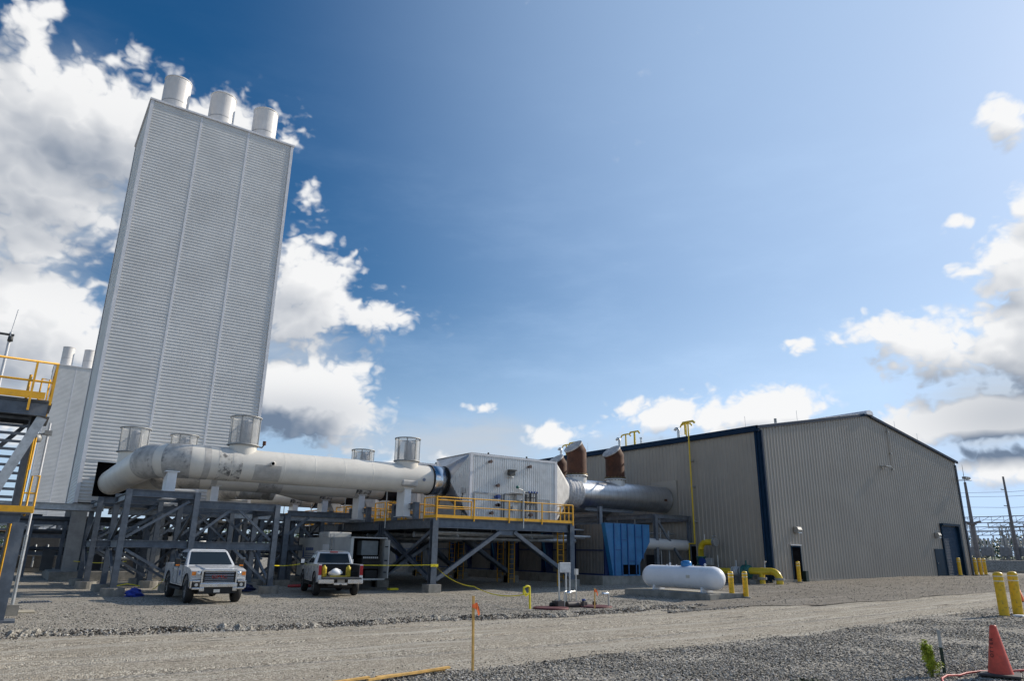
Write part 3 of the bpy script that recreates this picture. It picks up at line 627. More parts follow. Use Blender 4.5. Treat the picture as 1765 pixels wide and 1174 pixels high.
for i in range(4):
    y = YD+PITCH*i; xc = (5.15, 6.95, 12.15, 15)[i]; rb = 1.9
    ytow = 52.0
    d = thing('exhaust_duct', (10, y, ZD), ('long cream exhaust duct nearest the camera with sooty bands and two mesh vents', 'second cream exhaust duct running just below and behind the nearest one', 'third cream exhaust duct ending in a dark collar behind the second', 'rearmost cream exhaust duct with a dark stripe mostly hidden behind the others')[i], 'duct', 'cream exhaust ducts')
    if i < 3:
        path = [(19.55, y, ZD), (17, y, ZD), (13, y, ZD)] + [(xc+rb, y, ZD)]
        for k in range(1, 9):
            a = math.pi/2*k/8; path.append((xc+rb-rb*math.sin(a), y+rb-rb*math.cos(a), ZD))
        path.append((xc, ytow+.6, ZD))
        path = [p for j, p in enumerate(path) if j == 0 or p[1] < ytow+1]
    else: path = [(19.55, y, ZD), (16, y, ZD), (4, y, ZD)]
    MB().tube(path, RD, 48).obj('pipe', white, d)
    # weld beads and sooty wraps
    if i < 3:
        for k, (a0, a1, mm) in enumerate(((9, 38, soot), (46, 88, soot))):
            pp = []
            for q in range(7):
                a = R(a0+(a1-a0)*q/6); pp.append((xc+rb-rb*math.sin(a), y+rb-rb*math.cos(a), ZD))
            MB().tube(pp, RD+.006, 48, caps=False).obj('sooty_wrap', mm, d)
        bandx(xc+rb+.15, xc+rb+.45, y, RD+.006).obj('faded_wrap', scuff, d)
    if i == 0:
        for x0, x1 in ((7.85, 8.45), (8.5, 8.95)): bandx(x0, x1, y, RD+.006).obj('sooty_wrap', sooth, d)
        mb = MB()
        for q in range(9):
            a0, a1 = R(-62+q*7), R(-62+(q+1)*7)
            rr = RD+.008; P = lambda x, a: (x, y-rr*math.cos(a), ZD+rr*math.sin(a))
            mb.quad(P(9.55, a0), P(10.85, a0), P(10.85, a1), P(9.55, a1))
        mb.obj('scuff_patch', scuff, d)
        mb = MB().cyl((10.35, y-.6, ZD+.1), (10.35, y-RD-.16, ZD+.1), .085, n=14, caps=False); mb.lathe([(.085, 0), (.12, 0), (.12, .04), (.085, .04)], (10.35, y-RD-.14, ZD+.1), (0, -1, 0), 14); mb.lathe([(0, 0), (.08, 0)], (10.35, y-RD-.1, ZD+.1), (0, -1, 0), 14)
        nz = mb.obj('side_nozzle', white, d); MB().cyl((10.35, y-RD-.13, ZD+.1), (10.35, y-RD-.12, ZD+.1), .08, n=14).obj('nozzle_mouth', dark, nz)
        mb = MB().tube([(9.55, y, ZD+1.0), (9.95, y-.1, ZD+.95), (10.05, y-.1, ZD+1.1)], .035, 8); mb.cyl((10.05, y-.1, ZD+1.08), (10.05, y-.1, ZD+1.28), .085, n=10); mb.obj('drain_tap', rust, d)
        mb = MB().box(17.55, y-RD-.03, ZD-.5, 18.55, y-RD+.3, ZD-.14); mb.obj('saddle_pad', scuff, d, bevel=.1)
        MB().cyl((18.9, y-.79, ZD-.08), (18.9, y-.83, ZD-.08), .09, n=12).obj('tag_plate', mat('tag_blue_grey', (.18, .21, .28), .5), d)
        mb = MB()
        for x in (11.0, 12.6, 14.2, 15.8): mb.lathe([(RD, 0), (RD+.006, .01), (RD+.006, .03), (RD, .04)], (x, y, ZD), (1, 0, 0), 48)
        mb.obj('weld_bead', white, d)
    elif i == 1:
        bandx(11.6, 13.0, y, RD+.006).obj('sooty_wrap', soot, d); bandx(17.6, 18.6, y, RD+.006).obj('sooty_wrap', sooth, d)
    else:
        bandx(17.6, 18.5, y, RD+.006).obj('sooty_wrap', sooth, d); bandx(12.2, 13.0, y, RD+.006).obj('sooty_wrap', soot, d)
    # bellows at the box end
    mm = silver if i == 0 else (lag if i > 2 else mat('dark_bellows', (.045, .043, .045), .5, .3))
    MB().lathe([(RD, 0), (RD+.03, 0), (RD+.035, .92), (RD-.1, .92)], (19.62, y, ZD), (1, 0, 0), 48).obj('expansion_sleeve', mm, d)
    for x in (19.55, 20.52): MB().lathe([(RD-.05, 0), (RD+.07, 0), (RD+.07, .05), (RD-.05, .05)], (x, y, ZD), (1, 0, 0), 48).obj('flange', black, d)
    # supports
    for x in (18.1,) + ((5.95,) if i == 0 else (9.3,) if i == 1 else ()):
        zt, zb = (ZD-.62, 3.85) if x > 15 else (ZD-.6, 4.15)
        mb = MB().box(x-.2, y-.48, zb, x+.2, y+.48, zt); mb.box(x-.3, y-.55, zt, x+.3, y+.55, zt+.05); mb.box(x-.3, y-.55, zb-.03, x+.3, y+.55, zb)
        mb.obj('support_saddle', whiteb, d)
    if i < 3:
        vent_cage(d, 18.15, y, ZD+.92, ZD+2.26, .70, .66)
        if i == 0: vent_cage(d, 9.05, y, ZD+.95, ZD+2.4, .72, .66); vent_cage(d, xc, y+8.2, ZD+1.1, ZD+2.5, .76, .68)
        elif i == 1: vent_cage(d, xc+.6, y+.75, ZD+.95, ZD+2.2, .72, .66)
    # ---- catalyst box
    bx0, bx1, by0, by1, bz0, bz1 = 21.2, 27.45, y-2.0, y+2.0, 3.82, 7.46
    b = thing('catalyst_box', (bx0, by0, bz0), ('silver corrugated catalyst box nearest the camera with instruments on its face', 'second corrugated catalyst box peeking out behind the nearest one', 'third corrugated catalyst box hidden behind the second duct', 'rearmost corrugated catalyst box down the line')[i], 'box', 'corrugated catalyst boxes')
    MB().ribs((bx0+.1, by0, bz0), (1, 0, 0), (0, 0, 1), (0, -1, 0), bx1-bx0-.2, 0, bz1-bz0-.08, .155, .034, .5, .1).obj('front_panel', panelb, b)
    mb = MB().ribs((bx1, by0, bz0), (0, 1, 0), (0, 0, 1), (1, 0, 0), by1-by0, 0, bz1-bz0, .13, .035, .5, .1); mb.ribs((bx0, by1, bz0), (1, 0, 0), (0, 0, 1), (0, 1, 0), bx1-bx0, 0, bz1-bz0, .13, .035, .5, .1); mb.obj('rear_panel', panelb, b)
    mb = MB().ribs((bx0-.05, by0-.05, bz1), (1, 0, 0), (0, 1, 0), (0, 0, 1), bx1-bx0+.1, 0, by1-by0+.1, .13, .035, .5, .1); rf = mb.obj('roof', panelb, b)
    mb = MB(); [mb.lathe([(.0, .16), (.05, .15), (.06, .04), (.1, 0)], (x, yy, bz1+.03), n=10) for x, yy in ((22.6, by0+.3), (25.4, by0+.3), (24.2, by1-.4))]; mb.obj('lifting_eye', black, rf)
    MB().box(bx0, by0, bz0-.06, bx1, by1, bz0).obj('floor', steel, b)
    mb = MB(); mb.box(bx0-.05, by0-.06, bz0, bx0+.14, by0-.036, bz1); mb.box(bx1-.14, by0-.06, bz0, bx1+.05, by0-.036, bz1); mb.box(bx0+.14, by0-.06, bz1-.10, bx1-.14, by0-.036, bz1); mb.box(bx0-.06, by0-.036, bz0, bx0-.03, by0+.12, bz1)
    mb.obj('corner_trim', trimw, b)
    # square-to-round inlet and outlet
    def s2r(xr, xs, yc, zc, r, ya, yb, za, zb, ribbed, mtri, mcone, nm):
        n = 12; cor = [(yb, zb), (ya, zb), (ya, za), (yb, za)]; mb = MB(); mt = MB()
        pt = lambda a: (xr, yc+r*math.cos(a), zc+r*math.sin(a))
        for k, (cy, cz) in enumerate(cor):
            a0 = math.pi/2*k; arcp = [pt(a0+math.pi/2*q/n) for q in range(n+1)]
            mb.add(arcp+[(xs, cy, cz)], [(q, q+1, n+1) for q in range(n)], True)
            c2 = cor[(k+1) % 4]; tip = pt(a0+math.pi/2)
            if k == 1 and ribbed:      # the upright triangle facing the camera side is ribbed like the box
                f = Vector((xr, yc-r, 0)); e = Vector((xs, ya, 0)); u = (e-f); L = u.length; u.normalize(); nn = Vector((u.y, -u.x, 0)) if u.x > 0 else Vector((-u.y, u.x, 0))
                mt.ribs((f.x, f.y, 0), u, (0, 0, 1), nn, L, lambda t: zc+(za-zc)*t/L, lambda t: zc+(zb-zc)*t/L, .13, .03, .5, .1)
            else: mt.add([tip, (xs, cy, cz), (xs, *c2)], [(0, 1, 2)])
        mt.obj(nm, mtri, b); mb.obj(nm+'_corner', mcone, b)
    s2r(20.57, bx0, y, ZD, RD, by0-.03, by1, bz0, bz1-.02, True, panelb, mat('seamed_sheet', (.40, .41, .44), .3, .95, .08, .8, streak=.2), 'inlet_transition')
    pg = mat('plain_grey_sheet', (.60, .60, .60), .45, .2, .1)
    s2r(29.55, bx1, y, 5.85, .86, by0, by1, bz0, bz1-.02, False, pg, pg, 'outlet_transition')
    if i == 0:
        # gauges, piping and cabinets on the front face
        mb = MB(); yf = by0-.05
        mb.box(23.75, yf-.26, 6.36, 24.15, yf, 6.66); mb.box(23.7, yf-.32, 6.62, 24.2, yf-.05, 6.69); mb.obj('junction_box', mat('instrument_dark', (.07, .07, .065), .5), b)
        MB().lathe([(.0, .09), (.12, .08), (.16, 0), (0, 0)], (23.9, yf-.15, 6.28), (0, 0, -1), 12).obj('floodlight', insul, b)
        mb = MB()
        for x, z in ((23.0, 5.72), (22.45, 7.05), (25.3, 6.98), (23.05, 4.6), (23.0, 4.62), (22.6, 4.15), (25.4, 4.15)): mb.cyl((x, yf+.05, z), (x, yf-.2, z), .07, n=10); mb.cyl((x, yf-.16, z), (x, yf-.22, z), .10, n=10)
        mb.obj('sensor_port', mat('port_brown', (.10, .06, .05), .6), b)
        mb = MB().cyl((23.0, yf, 5.08), (23.0, yf-.3, 5.08), .11, n=12); mb.cyl((22.8, yf-.1, 5.04), (23.0, yf-.1, 5.06), .05, n=8); mb.obj('transmitter', blueh, b)
        mb = MB()
        for x0, x1, z0, z1 in ((21.45, 23.4, 3.86, 5.28), (25.9, 26.9, 3.86, 5.1)):
            mb.box(x0, yf-.04, z0, x0+.07, yf-.005, z1); mb.box(x1-.07, yf-.04, z0, x1, yf-.005, z1); mb.box(x0+.07, yf-.04, z1-.06, x1-.07, yf-.005, z1)
        mb.obj('door_frame', mat('frame_grey', (.33, .34, .35), .5, .3), b)
        mb = MB()
        for x in (23.45, 25.0, 25.35, 25.8): mb.bar((x, yf-.12, 3.86), (x, yf-.12, 5.45 if x > 24.8 else 5.25), .07, .06)
        for z in (5.42, 5.15, 4.8, 4.35): mb.bar((25.0, yf-.12, z), (25.8, yf-.12, z), .035, .05)
        for k in range(5): mb.tube([(25.05+.16*k, yf-.18, 5.5-.02*k), (25.05+.16*k, yf-.18, 4.9), (25.12+.16*k, yf-.18, 4.7)], .022, 6)
        for z in (5.25, 4.85): mb.bar((23.45, yf-.16, z), (24.75, yf-.16, z), .03, .05)
        mb.bar((24.7, yf-.12, 3.86), (24.7, yf-.12, 5.2), .06, .06)
        mb.obj('instrument_rack', mat('rack_dark', (.11, .115, .12), .5, .4), b)
        mb = MB(); mb.box(24.25, yf-.3, 4.95, 24.65, yf-.06, 5.25); mb.obj('gauge_cabinet', insul, b); MB().box(23.9, yf-.45, 5.32, 25.0, yf-.02, 5.36).obj('rain_hood', insul, b); MB().tube([(24.4, yf-.2, 5.6), (24.7, yf-.2, 5.55), (24.85, yf-.2, 5.4)], .05, 8).obj('white_conduit', insul, b); MB().cb((24.1, yf-.2, 4.45), (.3, .2, .3)).obj('lower_cabinet', insul, b)
        MB().lathe([(0, 0), (.09, .02), (.1, .14), (0, .18)], (24.35, yf-.2, 5.62), n=10).obj('green_cap', green, b)
        mb = MB(); [mb.cyl((25.2+.2*k, yf-.2, 5.42), (25.2+.2*k, yf-.2, 5.52), .05, n=8) for k in range(4)]; mb.obj('blue_valve', blueh, b)
        # controller on the inlet side
        mb = MB().cb((20.95, by0+.35, 5.35), (.1, .35, .3)); mb.cb((20.9, by0+.7, 5.33), (.1, .2, .14)); mb.obj('side_controller', insul, b)
        mb = MB().tube([(20.9, by0+.7, 5.3), (20.85, by0+.6, 4.9), (20.9, by0+.45, 4.75), (20.95, by0+.35, 5.2)], .02, 6); mb.cyl((20.95, by0+.4, 3.85), (20.95, by0+.4, 5.2), .02, n=6); mb.obj('cable', black, b)
    # ---- silver duct to the building
    if i < 3:
        s = thing('silver_duct', (34, y, 5.85), ('shiny silver lagged duct carrying two rusted brown pipes into the building', 'second silver lagged duct with rusted pipe behind the nearest', 'third silver lagged duct far down the building side')[i], 'duct', 'silver lagged ducts')
        prof = [(.86, 0)]
        for k in range(1, 12): prof.append((.93+.05*math.sin(k*2.4)+.03*(k % 2), .1*k))
        prof.append((.93, 1.2))
        MB().lathe(prof, (29.55, y, 5.85), (1, 0, 0), 48).obj('fabric_joint', fabric, s)
        prof = [(.86, 0), (.925, 0)]
        MB().cyl((30.75, y, 5.85), (39.0, y, 5.85), .925, n=64).obj('pipe', lag, s)
        mb = MB()
        for k in range(20): mb.lathe([(.925, 0), (.929, .003), (.929, .015), (.925, .018)], (30.9+.4*k, y, 5.85), (1, 0, 0), 64)
        mb.obj('lagging_seam', mat('seam_silver', (.40, .41, .43), .4, .9), s)
        MB().lathe([(.6, 0), (.91, 0), (.925, .06), (.86, .12)], (39.0, y, 5.85), (1, 0, 0), 64).obj('end_collar', lag, s)
        MB().cb((39.22, y, 5.95), (.06, 2.5, 2.5)).obj('wall_plate', tan, s)
        MB().cb((38.35, y-.78, 5.75), (.3, .3, .16)).obj('sensor_port', rust, s)
        for x in ((30.85, 34.35), (34.35,), ())[i]:
            mb = MB().cyl((x, y, 6.1), (x, y, 7.0), .66, n=32, caps=False); mb.lathe([(.66, 0), (.74, 0), (.74, .07), (.6, .07)], (x, y, 6.95), n=32); nz = mb.obj('nozzle', panelb, s)
            mb = MB(); [mb.cyl((x+.71*math.cos(a), y+.71*math.sin(a), 6.9), (x+.71*math.cos(a), y+.71*math.sin(a), 7.16), .028, n=6) for a in np.arange(0, 6.28, .33)]; mb.lathe([(.6, 0), (.74, 0), (.74, .06), (.62, .06)], (x, y, 7.05), n=32); mb.obj('bolt_ring', mat('bolt_bronze', (.16, .12, .06), .5, .5), nz)
            # mitred rusted pipe: vertical then a short leg leaning back, cut and capped
            n = 32; ax = Vector((-math.sin(R(38)), 0, math.cos(R(38)))); z1 = 8.42
            lo = [(x+.66*math.cos(a), y+.66*math.sin(a), 7.1) for a in (2*math.pi*k/n for k in range(n))]
            mi = [(px, py, z1+(px-x)*.34+.14) for px, py, _ in lo]
            hi = [tuple(Vector(q)+ax*.36) for q in mi]
            # upper ring perpendicular to the leaning axis
            c0 = Vector((x, y, z1+.14)); hi = []
            for q in mi:
                dq = Vector(q)-c0; hi.append(tuple(Vector(q)+ax*(.50-dq.dot(ax))))
            mb = MB(); mb.add(lo+mi+hi, [(k, (k+1) % n, n+(k+1) % n, n+k) for k in range(n)] + [(n+k, n+(k+1) % n, 2*n+(k+1) % n, 2*n+k) for k in range(n)], True)
            st = mb.obj('rusted_pipe', rust, s)
            cc = c0+ax*.5
            mb = MB().cyl(cc-ax*.05, cc+ax*.03, .685, n=32); mb.obj('cap_cover', mat('cap_sheet', (.50, .48, .46), .7, 0, .2, 3, bump=.6, bscale=6), st)
    # ---- platform
    pl = thing('steel_platform', (18.3, y-3.3, 0), ('grey steel platform with yellow railing carrying the nearest catalyst box', 'second grey platform with yellow railing behind the nearest one', 'third grey platform with yellow railing further back', 'rearmost grey platform with yellow railing')[i], 'platform', 'steel platforms with yellow railings')
    px0, px1, py0, py1, pz = 18.3, 27.5, y-3.3, y+2.95, 3.66
    for x, yy in ((px0, py0), (px1, py0), (px0, py1-.2), (px1, py1-.2)):
        gg = gz(x); hz = pz if yy == py0 and x == px0 else pz-.02
        mb = MB().ibeam((x, yy, gg+.42), (x, yy, hz), .33, .33, (0, 1, 0), .03); mb.box(x-.25, yy-.25, gg+.40, x+.25, yy+.25, gg+.42)
        mb.obj('column', steel, pl)
        MB().box(x-.36, yy-.36, gg-.2, x+.36, yy+.36, gg+.40).obj('pedestal', conc, pl, bevel=.02)
    def beam(n_, a, b_, w=.26, dd=.46, m_=steel): return MB().ibeam(a, b_, w, dd).obj(n_, m_, pl)
    beam('edge_beam', (px0+.17, py0, pz-.24), (px1-.17, py0, pz-.24)); beam('edge_beam', (px0, py0+.17, pz-.24), (px0, py1-.37, pz-.24), .26, .5)
    beam('edge_beam', (px1, py0+.17, pz-.24), (px1, py1-.37, pz-.24)); beam('edge_beam', (px0+.17, py1-.2, pz-.24), (px1-.17, py1-.2, pz-.24))
    mb = MB()
    for x in np.arange(px0+1.3, px1-.5, 1.5): mb.ibeam((x, py0+.14, pz-.2), (x, py1-.34, pz-.2), .15, .3)
    mb.obj('floor_joist', steel, pl)
    MB().box(px0+.1, py0-.12, pz, px1-.05, py1-.1, pz+.035).obj('deck', grate, pl)
    xm = (px0+px1)/2
    for q in range(2):
        mb = MB()
        yy = py0 if q == 0 else py1-.2
        mb.ibeam((px0+.2, yy, gz(px0)+.62), (xm-.45, yy, pz-.56), .2, .2, (0, 1, 0)); mb.ibeam((px1-.2, yy, gz(px1)+.62), (xm+.45, yy, pz-.56), .2, .2, (0, 1, 0)); mb.prism([(xm-.75, yy-.02, pz-.48), (xm+.75, yy-.02, pz-.48), (xm+.45, yy-.02, pz-.74), (xm-.45, yy-.02, pz-.74)], (0, .04, 0)); mb.obj('chevron_brace', steel, pl)
    for bx_, ya, yb, ww in ((px0, py0+.2, py1-.4, .2), (px0+.03, py1-.4, py0+.2, .17), (px1, py0+.2, py1-.4, .2)): MB().ibeam((bx_, ya, gz(bx_)+.62), (bx_, yb, pz-.6), ww, ww, (1, 0, 0)).obj('cross_brace', steel, pl)
    # pipe rack bar beside the duct support
    mb = MB().box(px0-.14, y-1.3, pz+.005, px0+.14, y-1.05, pz+.92); mb.box(px0-.14, y+1.35, pz+.005, px0+.14, y+1.6, pz+.92); mb.ibeam((px0, y-1.05, pz+.72), (px0, y+1.35, pz+.72), .26, .3); mb.obj('support_frame', steel, pl)
    def rail(name, pts, h=1.07, posts=1.5, toe=True, mid=True):
        mb = MB(); seen = set()
        for a, b_ in zip(pts[:-1], pts[1:]):
            a, b_ = Vector(a), Vector(b_); L = (b_-a).length; nn = max(1, round(L/posts))
            for k in range(nn+1):
                p = a+(b_-a)*k/nn; key = tuple(round(q, 2) for q in p)
                if key in seen: continue
                seen.add(key); mb.bar(p+Vector((0, 0, -.12)), p+Vector((0, 0, h)), .06, .06, (0, 1, 0))
            mb.tube([a+Vector((0, 0, h)), b_+Vector((0, 0, h))], .03, 8)
            if mid: mb.tube([a+Vector((0, 0, h*.56)), b_+Vector((0, 0, h*.56))], .027, 8)
            if toe: mb.bar(a+Vector((0, 0, .09)), b_+Vector((0, 0, .09)), .02, .15)
        return mb.obj(name, yellow, pl)
    zr = pz+.03
    rail('railing', [(px0+.02, py0+1.2, zr), (px0+.02, py0-.16, zr), (px1+.05, py0-.16, zr)], posts=2.1)
    rail('railing', [(px1+.12, py0-.1, zr), (px1+.12, py0+1.5, zr)], posts=.38)
    rail('gate', [(px0+.35, py0+.4, zr), (px0+2.5, py0+.4, zr)], h=.96, posts=1.2)
    rail('railing', [(px0+.1, y+1.75, zr), (px0+.1, y+2.7, zr), (px0+2.6, y+2.7, zr)], posts=1.1)
    # lightning mast / conduit standing at the deck edge
    if i == 0: MB().tube([(23.9, py0-.2, pz-.35), (23.9, py0-.2, pz+2.9)], .03, 8).obj('conduit_post', galv, pl)
    MB().tube([(px0-.25, y+2.1, pz-.4), (px0-.25, y+2.1, pz+1.9)], .035, 8).obj('conduit_post', galv, pl)
    # pipes slung below the deck
    mb = MB()
    for yy, zz, rr in ((py0+.8, 3.0, .07), (py0+1.3, 2.95, .1), (py0+2.2, 2.75, .12), (py0+3.4, 2.9, .16)): mb.tube([(px0+.6, yy, zz), (px1+2.2, yy, zz)], rr, 10)
    for x in (20.2, 22.4, 25.2, 26.8): mb.bar((x, py0+.7, 2.82), (x, py0+2.4, 2.82), .06, .06); mb.bar((x, py0+.8, 2.85), (x, py0+.8, 3.2), .03, .03)
    mb.obj('slung_pipe', steell, pl)
    if i < 3:
        ld = MB()
        for lx, ly in ((26.95, py0+.55), (26.9, y+2.2)):
            for q in (0, .45): ld.bar((lx+q, ly, gz(lx)), (lx+q, ly, pz), .07, .04)
            for z in np.arange(.4, pz, .3): ld.cyl((lx, ly, z), (lx+.45, ly, z), .015, n=6)
        ld.obj('ladder', yellow, pl)

# ------------------------------------------------------------------ blue air coolers along the building
for i in range(5):
    y0 = 33.0+PITCH*i; g = gz(31)
    c = thing('air_cooler', (30.4, y0, g), ('blue air cooler with a tapered hood beside the white tank', 'second blue and grey air cooler under the silver ducts', 'third blue and grey air cooler in deep shade', 'fourth blue and grey air cooler far under the platforms', 'farthest blue and grey air cooler behind the trailer')[i], 'cooler', 'blue air coolers')
    mb = MB()
    mb.prism([(30.85, y0, g+.5), (33.15, y0, g+.5), (33.15, y0, g+1.25), (34.1, y0, g+2.55), (34.1, y0, g+3.62), (30.25, y0, g+3.62)], (0, .34, 0)); hd = mb.obj('hood', bluep, c)
    mb = MB()
    for x in (30.95, 31.55, 32.1, 32.75, 33.4): mb.box(x, y0-.06, g+.5 if x < 33 else g+1.5, x+.07, y0-.004, g+3.6)
    for x0, x1, z in ((31.02, 31.55, 2.0), (31.62, 32.1, 2.6), (32.17, 32.75, 1.35), (32.82, 33.4, 2.8)): mb.box(x0, y0-.05, g+z, x1, y0-.004, g+z+.05)
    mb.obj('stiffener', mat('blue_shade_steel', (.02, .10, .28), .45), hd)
    MB().box(31.7, y0-.03, g+.58, 33.0, y0-.004, g+1.15).obj('louvre', dark, hd)
    for q, (ya, yb) in enumerate(((.4, 3.0), (3.6, 5.4))):
        MB().ribs((30.45, y0+yb, g+.55), (0, -1, 0), (0, 0, 1), (-1, 0, 0), yb-ya, 0, 3.0, .3, .02).obj('grey_panel', greyp, c)
        MB().box(30.38, y0+ya, g+1.95, 30.44, y0+yb, g+2.02).obj('panel_rail', blued, c); MB().box(30.38, y0+ya, g+.5, 30.46, y0+yb, g+.6).obj('sill_rail', blued, c)
    for ya in (3.1, 5.4):
        mb = MB().prism([(30.42, y0+ya, g+3.5), (29.75, y0+ya, g+3.5), (30.3, y0+ya, g+.8), (30.42, y0+ya, g+.8)], (0, .3, 0)); mb.obj('wing_post', blued, c)
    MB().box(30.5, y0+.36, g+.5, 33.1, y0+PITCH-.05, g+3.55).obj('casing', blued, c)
    MB().box(29.7, y0-.3, g-.2, 34.0, y0+PITCH-.35, g+.5).obj('plinth', conc, c)
    mb = MB().tube([(34.0, y0+1.1, g+2.5), (36.5, y0+1.2, g+2.45), (39.25, y0+1.3, g+2.4)], .36, 20); mb.obj('outlet_pipe', stackw, c)
fr = thing('pipe_rack', (35.8, 34, gz(35.8)), 'grey steel pipe rack under the silver duct by the wall', 'rack')
for x, yy in ((35.75, 34), (35.75, 39), (31.3, 34.6), (31.3, 40.5), (35.75, 45), (39.05, 34)):
    mb = MB().ibeam((x, yy, gz(x)), (x, yy, 4.62 if x > 33 else 4.95), .24, .24, (0, 1, 0)); mb.obj('column', steelm, fr)
mb = MB().ibeam((35.75, 34, 4.5), (39.2, 34, 4.5), .2, .26); mb.ibeam((35.75, 34.1, 4.5), (35.75, 52, 4.5), .2, .28); mb.ibeam((31.3, 34.6, 4.5), (31.3, 52, 4.5), .2, .26); mb.ibeam((31.3, 36, 4.85), (35.7, 36, 4.85), .2, .2); mb.ibeam((39.05, 34.1, 4.4), (39.05, 52, 4.4), .2, .26); mb.obj('beam', steelm, fr)
MB().bar((35.85, 34, 4.3), (38.95, 34, .7), .14, .14).obj('brace', steelm, fr)
mb = MB()
for yy in (35.2, 37.6, 39.4): mb.tube([(28.5, yy, 3.45), (38.9, yy, 3.4)], .06, 8); mb.tube([(36.8, yy-.6, .6), (36.8, yy-.6, 4.4)], .05, 8)
mb.tube([(37.6, 34.6, .6), (37.6, 34.6, 3.6)], .06, 8); mb.obj('small_pipe', steell, fr)
mb = MB()
for yy in (41.5, 44.3): 
    for x in (33.2, 34.4): mb.cyl((x, yy, 4.65), (x, yy, 5.3), .05, n=8); mb.bar((x-.5, yy, 5.2), (x+.6, yy, 5.2), .06, .06)
mb.obj('yellow_guard', yellow, fr)
MB().box(37.6, 36.0, .4, 38.4, 36.8, 2.0).obj('control_cabinet', mat('cabinet_dark', (.03, .03, .032), .5), fr)

# ------------------------------------------------------------------ elbow support frames, cable bridges
def support_frame(dx, dy, label):
    t = thing('support_frame', (4.2+dx, 35+dy, 0), label, 'steel frame', 'duct support frames')
    xs, ys = (4.2, 7.0, 10.7), (35.0, 38.6); tops = (4.42, 4.42, 4.05)
    for k, x in enumerate(xs):
        for yy in ys:
            mb = MB().ibeam((x+dx, yy+dy, .35), (x+dx, yy+dy, tops[k]), .24, .26, (0, 1, 0), .024); mb.box(x+dx-.2, yy+dy-.2, .33, x+dx+.2, yy+dy+.2, .355); mb.obj('column', steel, t)
            MB().lathe([(0, .33), (.46, .33), (.46, -.1)], (x+dx, yy+dy, 0), n=20, sm=False).obj('footing', conc, t)
    def B(a, b_, w=.2, d=.3, n_='beam'): 
        a = (a[0]+dx, a[1]+dy, a[2]); b_ = (b_[0]+dx, b_[1]+dy, b_[2]); MB().ibeam(a, b_, w, d).obj(n_, steel, t)
    for yy in ys:
        B((4.33, yy, 4.27), (6.87, yy, 4.27)); B((7.13, yy, 3.9), (10.57, yy, 3.9), .2, .34); B((4.33, yy, 2.13), (6.87, yy, 2.13)); B((7.13, yy, 2.1), (10.57, yy, 2.1), .2, .34)
    for k, x in enumerate(xs): B((x, 35.13, tops[k]-.3), (x, 38.47, tops[k]-.3)); B((x, 35.13, 2.12), (x, 38.47, 2.12))
    mb = MB(); f = lambda a, b_: mb.bar((a[0]+dx, a[1]+dy, a[2]), (b_[0]+dx, b_[1]+dy, b_[2]), .11, .11)
    for yy in ys:
        f((4.35, yy, 2.4), (6.7, yy, 4.0)); f((4.4, yy, 1.9), (6.8, yy, .55)); f((7.1, yy, 2.5), (8.6, yy, 3.75)); f((8.9, yy, 3.75), (10.5, yy, 2.4)); f((8.9, yy, 1.95), (10.5, yy, .5)); f((7.2, yy, .5), (8.6, yy, 1.95))
    for x in xs: f((x, 35.2, .5), (x, 38.4, 2.0)); f((x, 35.2, 3.7), (x, 38.4, 2.3))
    mb.obj('brace', steel, t)
    mb = MB(); mb.box(4.3+dx, 35.1+dy, 4.42, 7.05+dx, 38.6+dy, 4.46) if False else mb.bar((4.2+dx, 36.2+dy, 4.2), (7+dx, 36.2+dy, 4.2), .5, .05)
    mb.obj('bearing_plate', steel, t)
    return t
support_frame(0, 0, 'grey braced steel frame standing behind the front grille truck')
support_frame(-.4, 6.8, 'grey braced steel frame just in front of the tall tower legs')
support_frame(5.5, 8.6, 'grey braced steel frame between the trucks set back under the ducts')
def bridge(y, z, x0, x1, label, d=.32):
    t = thing('cable_bridge', (x0, y, z), label, 'cable tray')
    mb = MB().ibeam((x0, y, z), (x1, y, z), .22, d); mb.ibeam((x0, y+1.2, z), (x1, y+1.2, z), .22, d); mb.obj('girder', steell, t)
    MB().box(x0, y+.12, z+.02, x1, y+1.08, z+.06).obj('tray', steell, t)
    mb = MB(); [mb.tube([(x0, y+.3+.2*k, z+.12), (x1, y+.3+.2*k, z+.12)], .05, 6) for k in range(4)]; mb.obj('cable', black, t)
    for x in np.arange(x0+2.0, x1-1, 8.0):
        MB().ibeam((x, y+.6, 0), (x, y+.6, z-d/2), .26, .26, (0, 1, 0)).obj('post', steel, t)
    return t
bridge(45.0, 4.0, -6, 4.3, 'long pale cable bridge in front of the tall tower foot on the left', .34)
bridge(43.4, 3.82, 4.5, 20.2, 'long pale cable bridge running under the ducts to the platforms', .3)
bridge(66, 3.6, -8, 3.0, 'pale cable bridge behind the tall tower foot', .4)
for k, (dx, dy) in enumerate(((-2.5, 58), (4.5, 64), (-3.2, 92))):
    support_frame(dx, dy-9, ('distant braced frame seen past the left of the tower leg', 'distant braced frame seen between the tower legs', 'farthest small braced frame by the distant tower')[k])
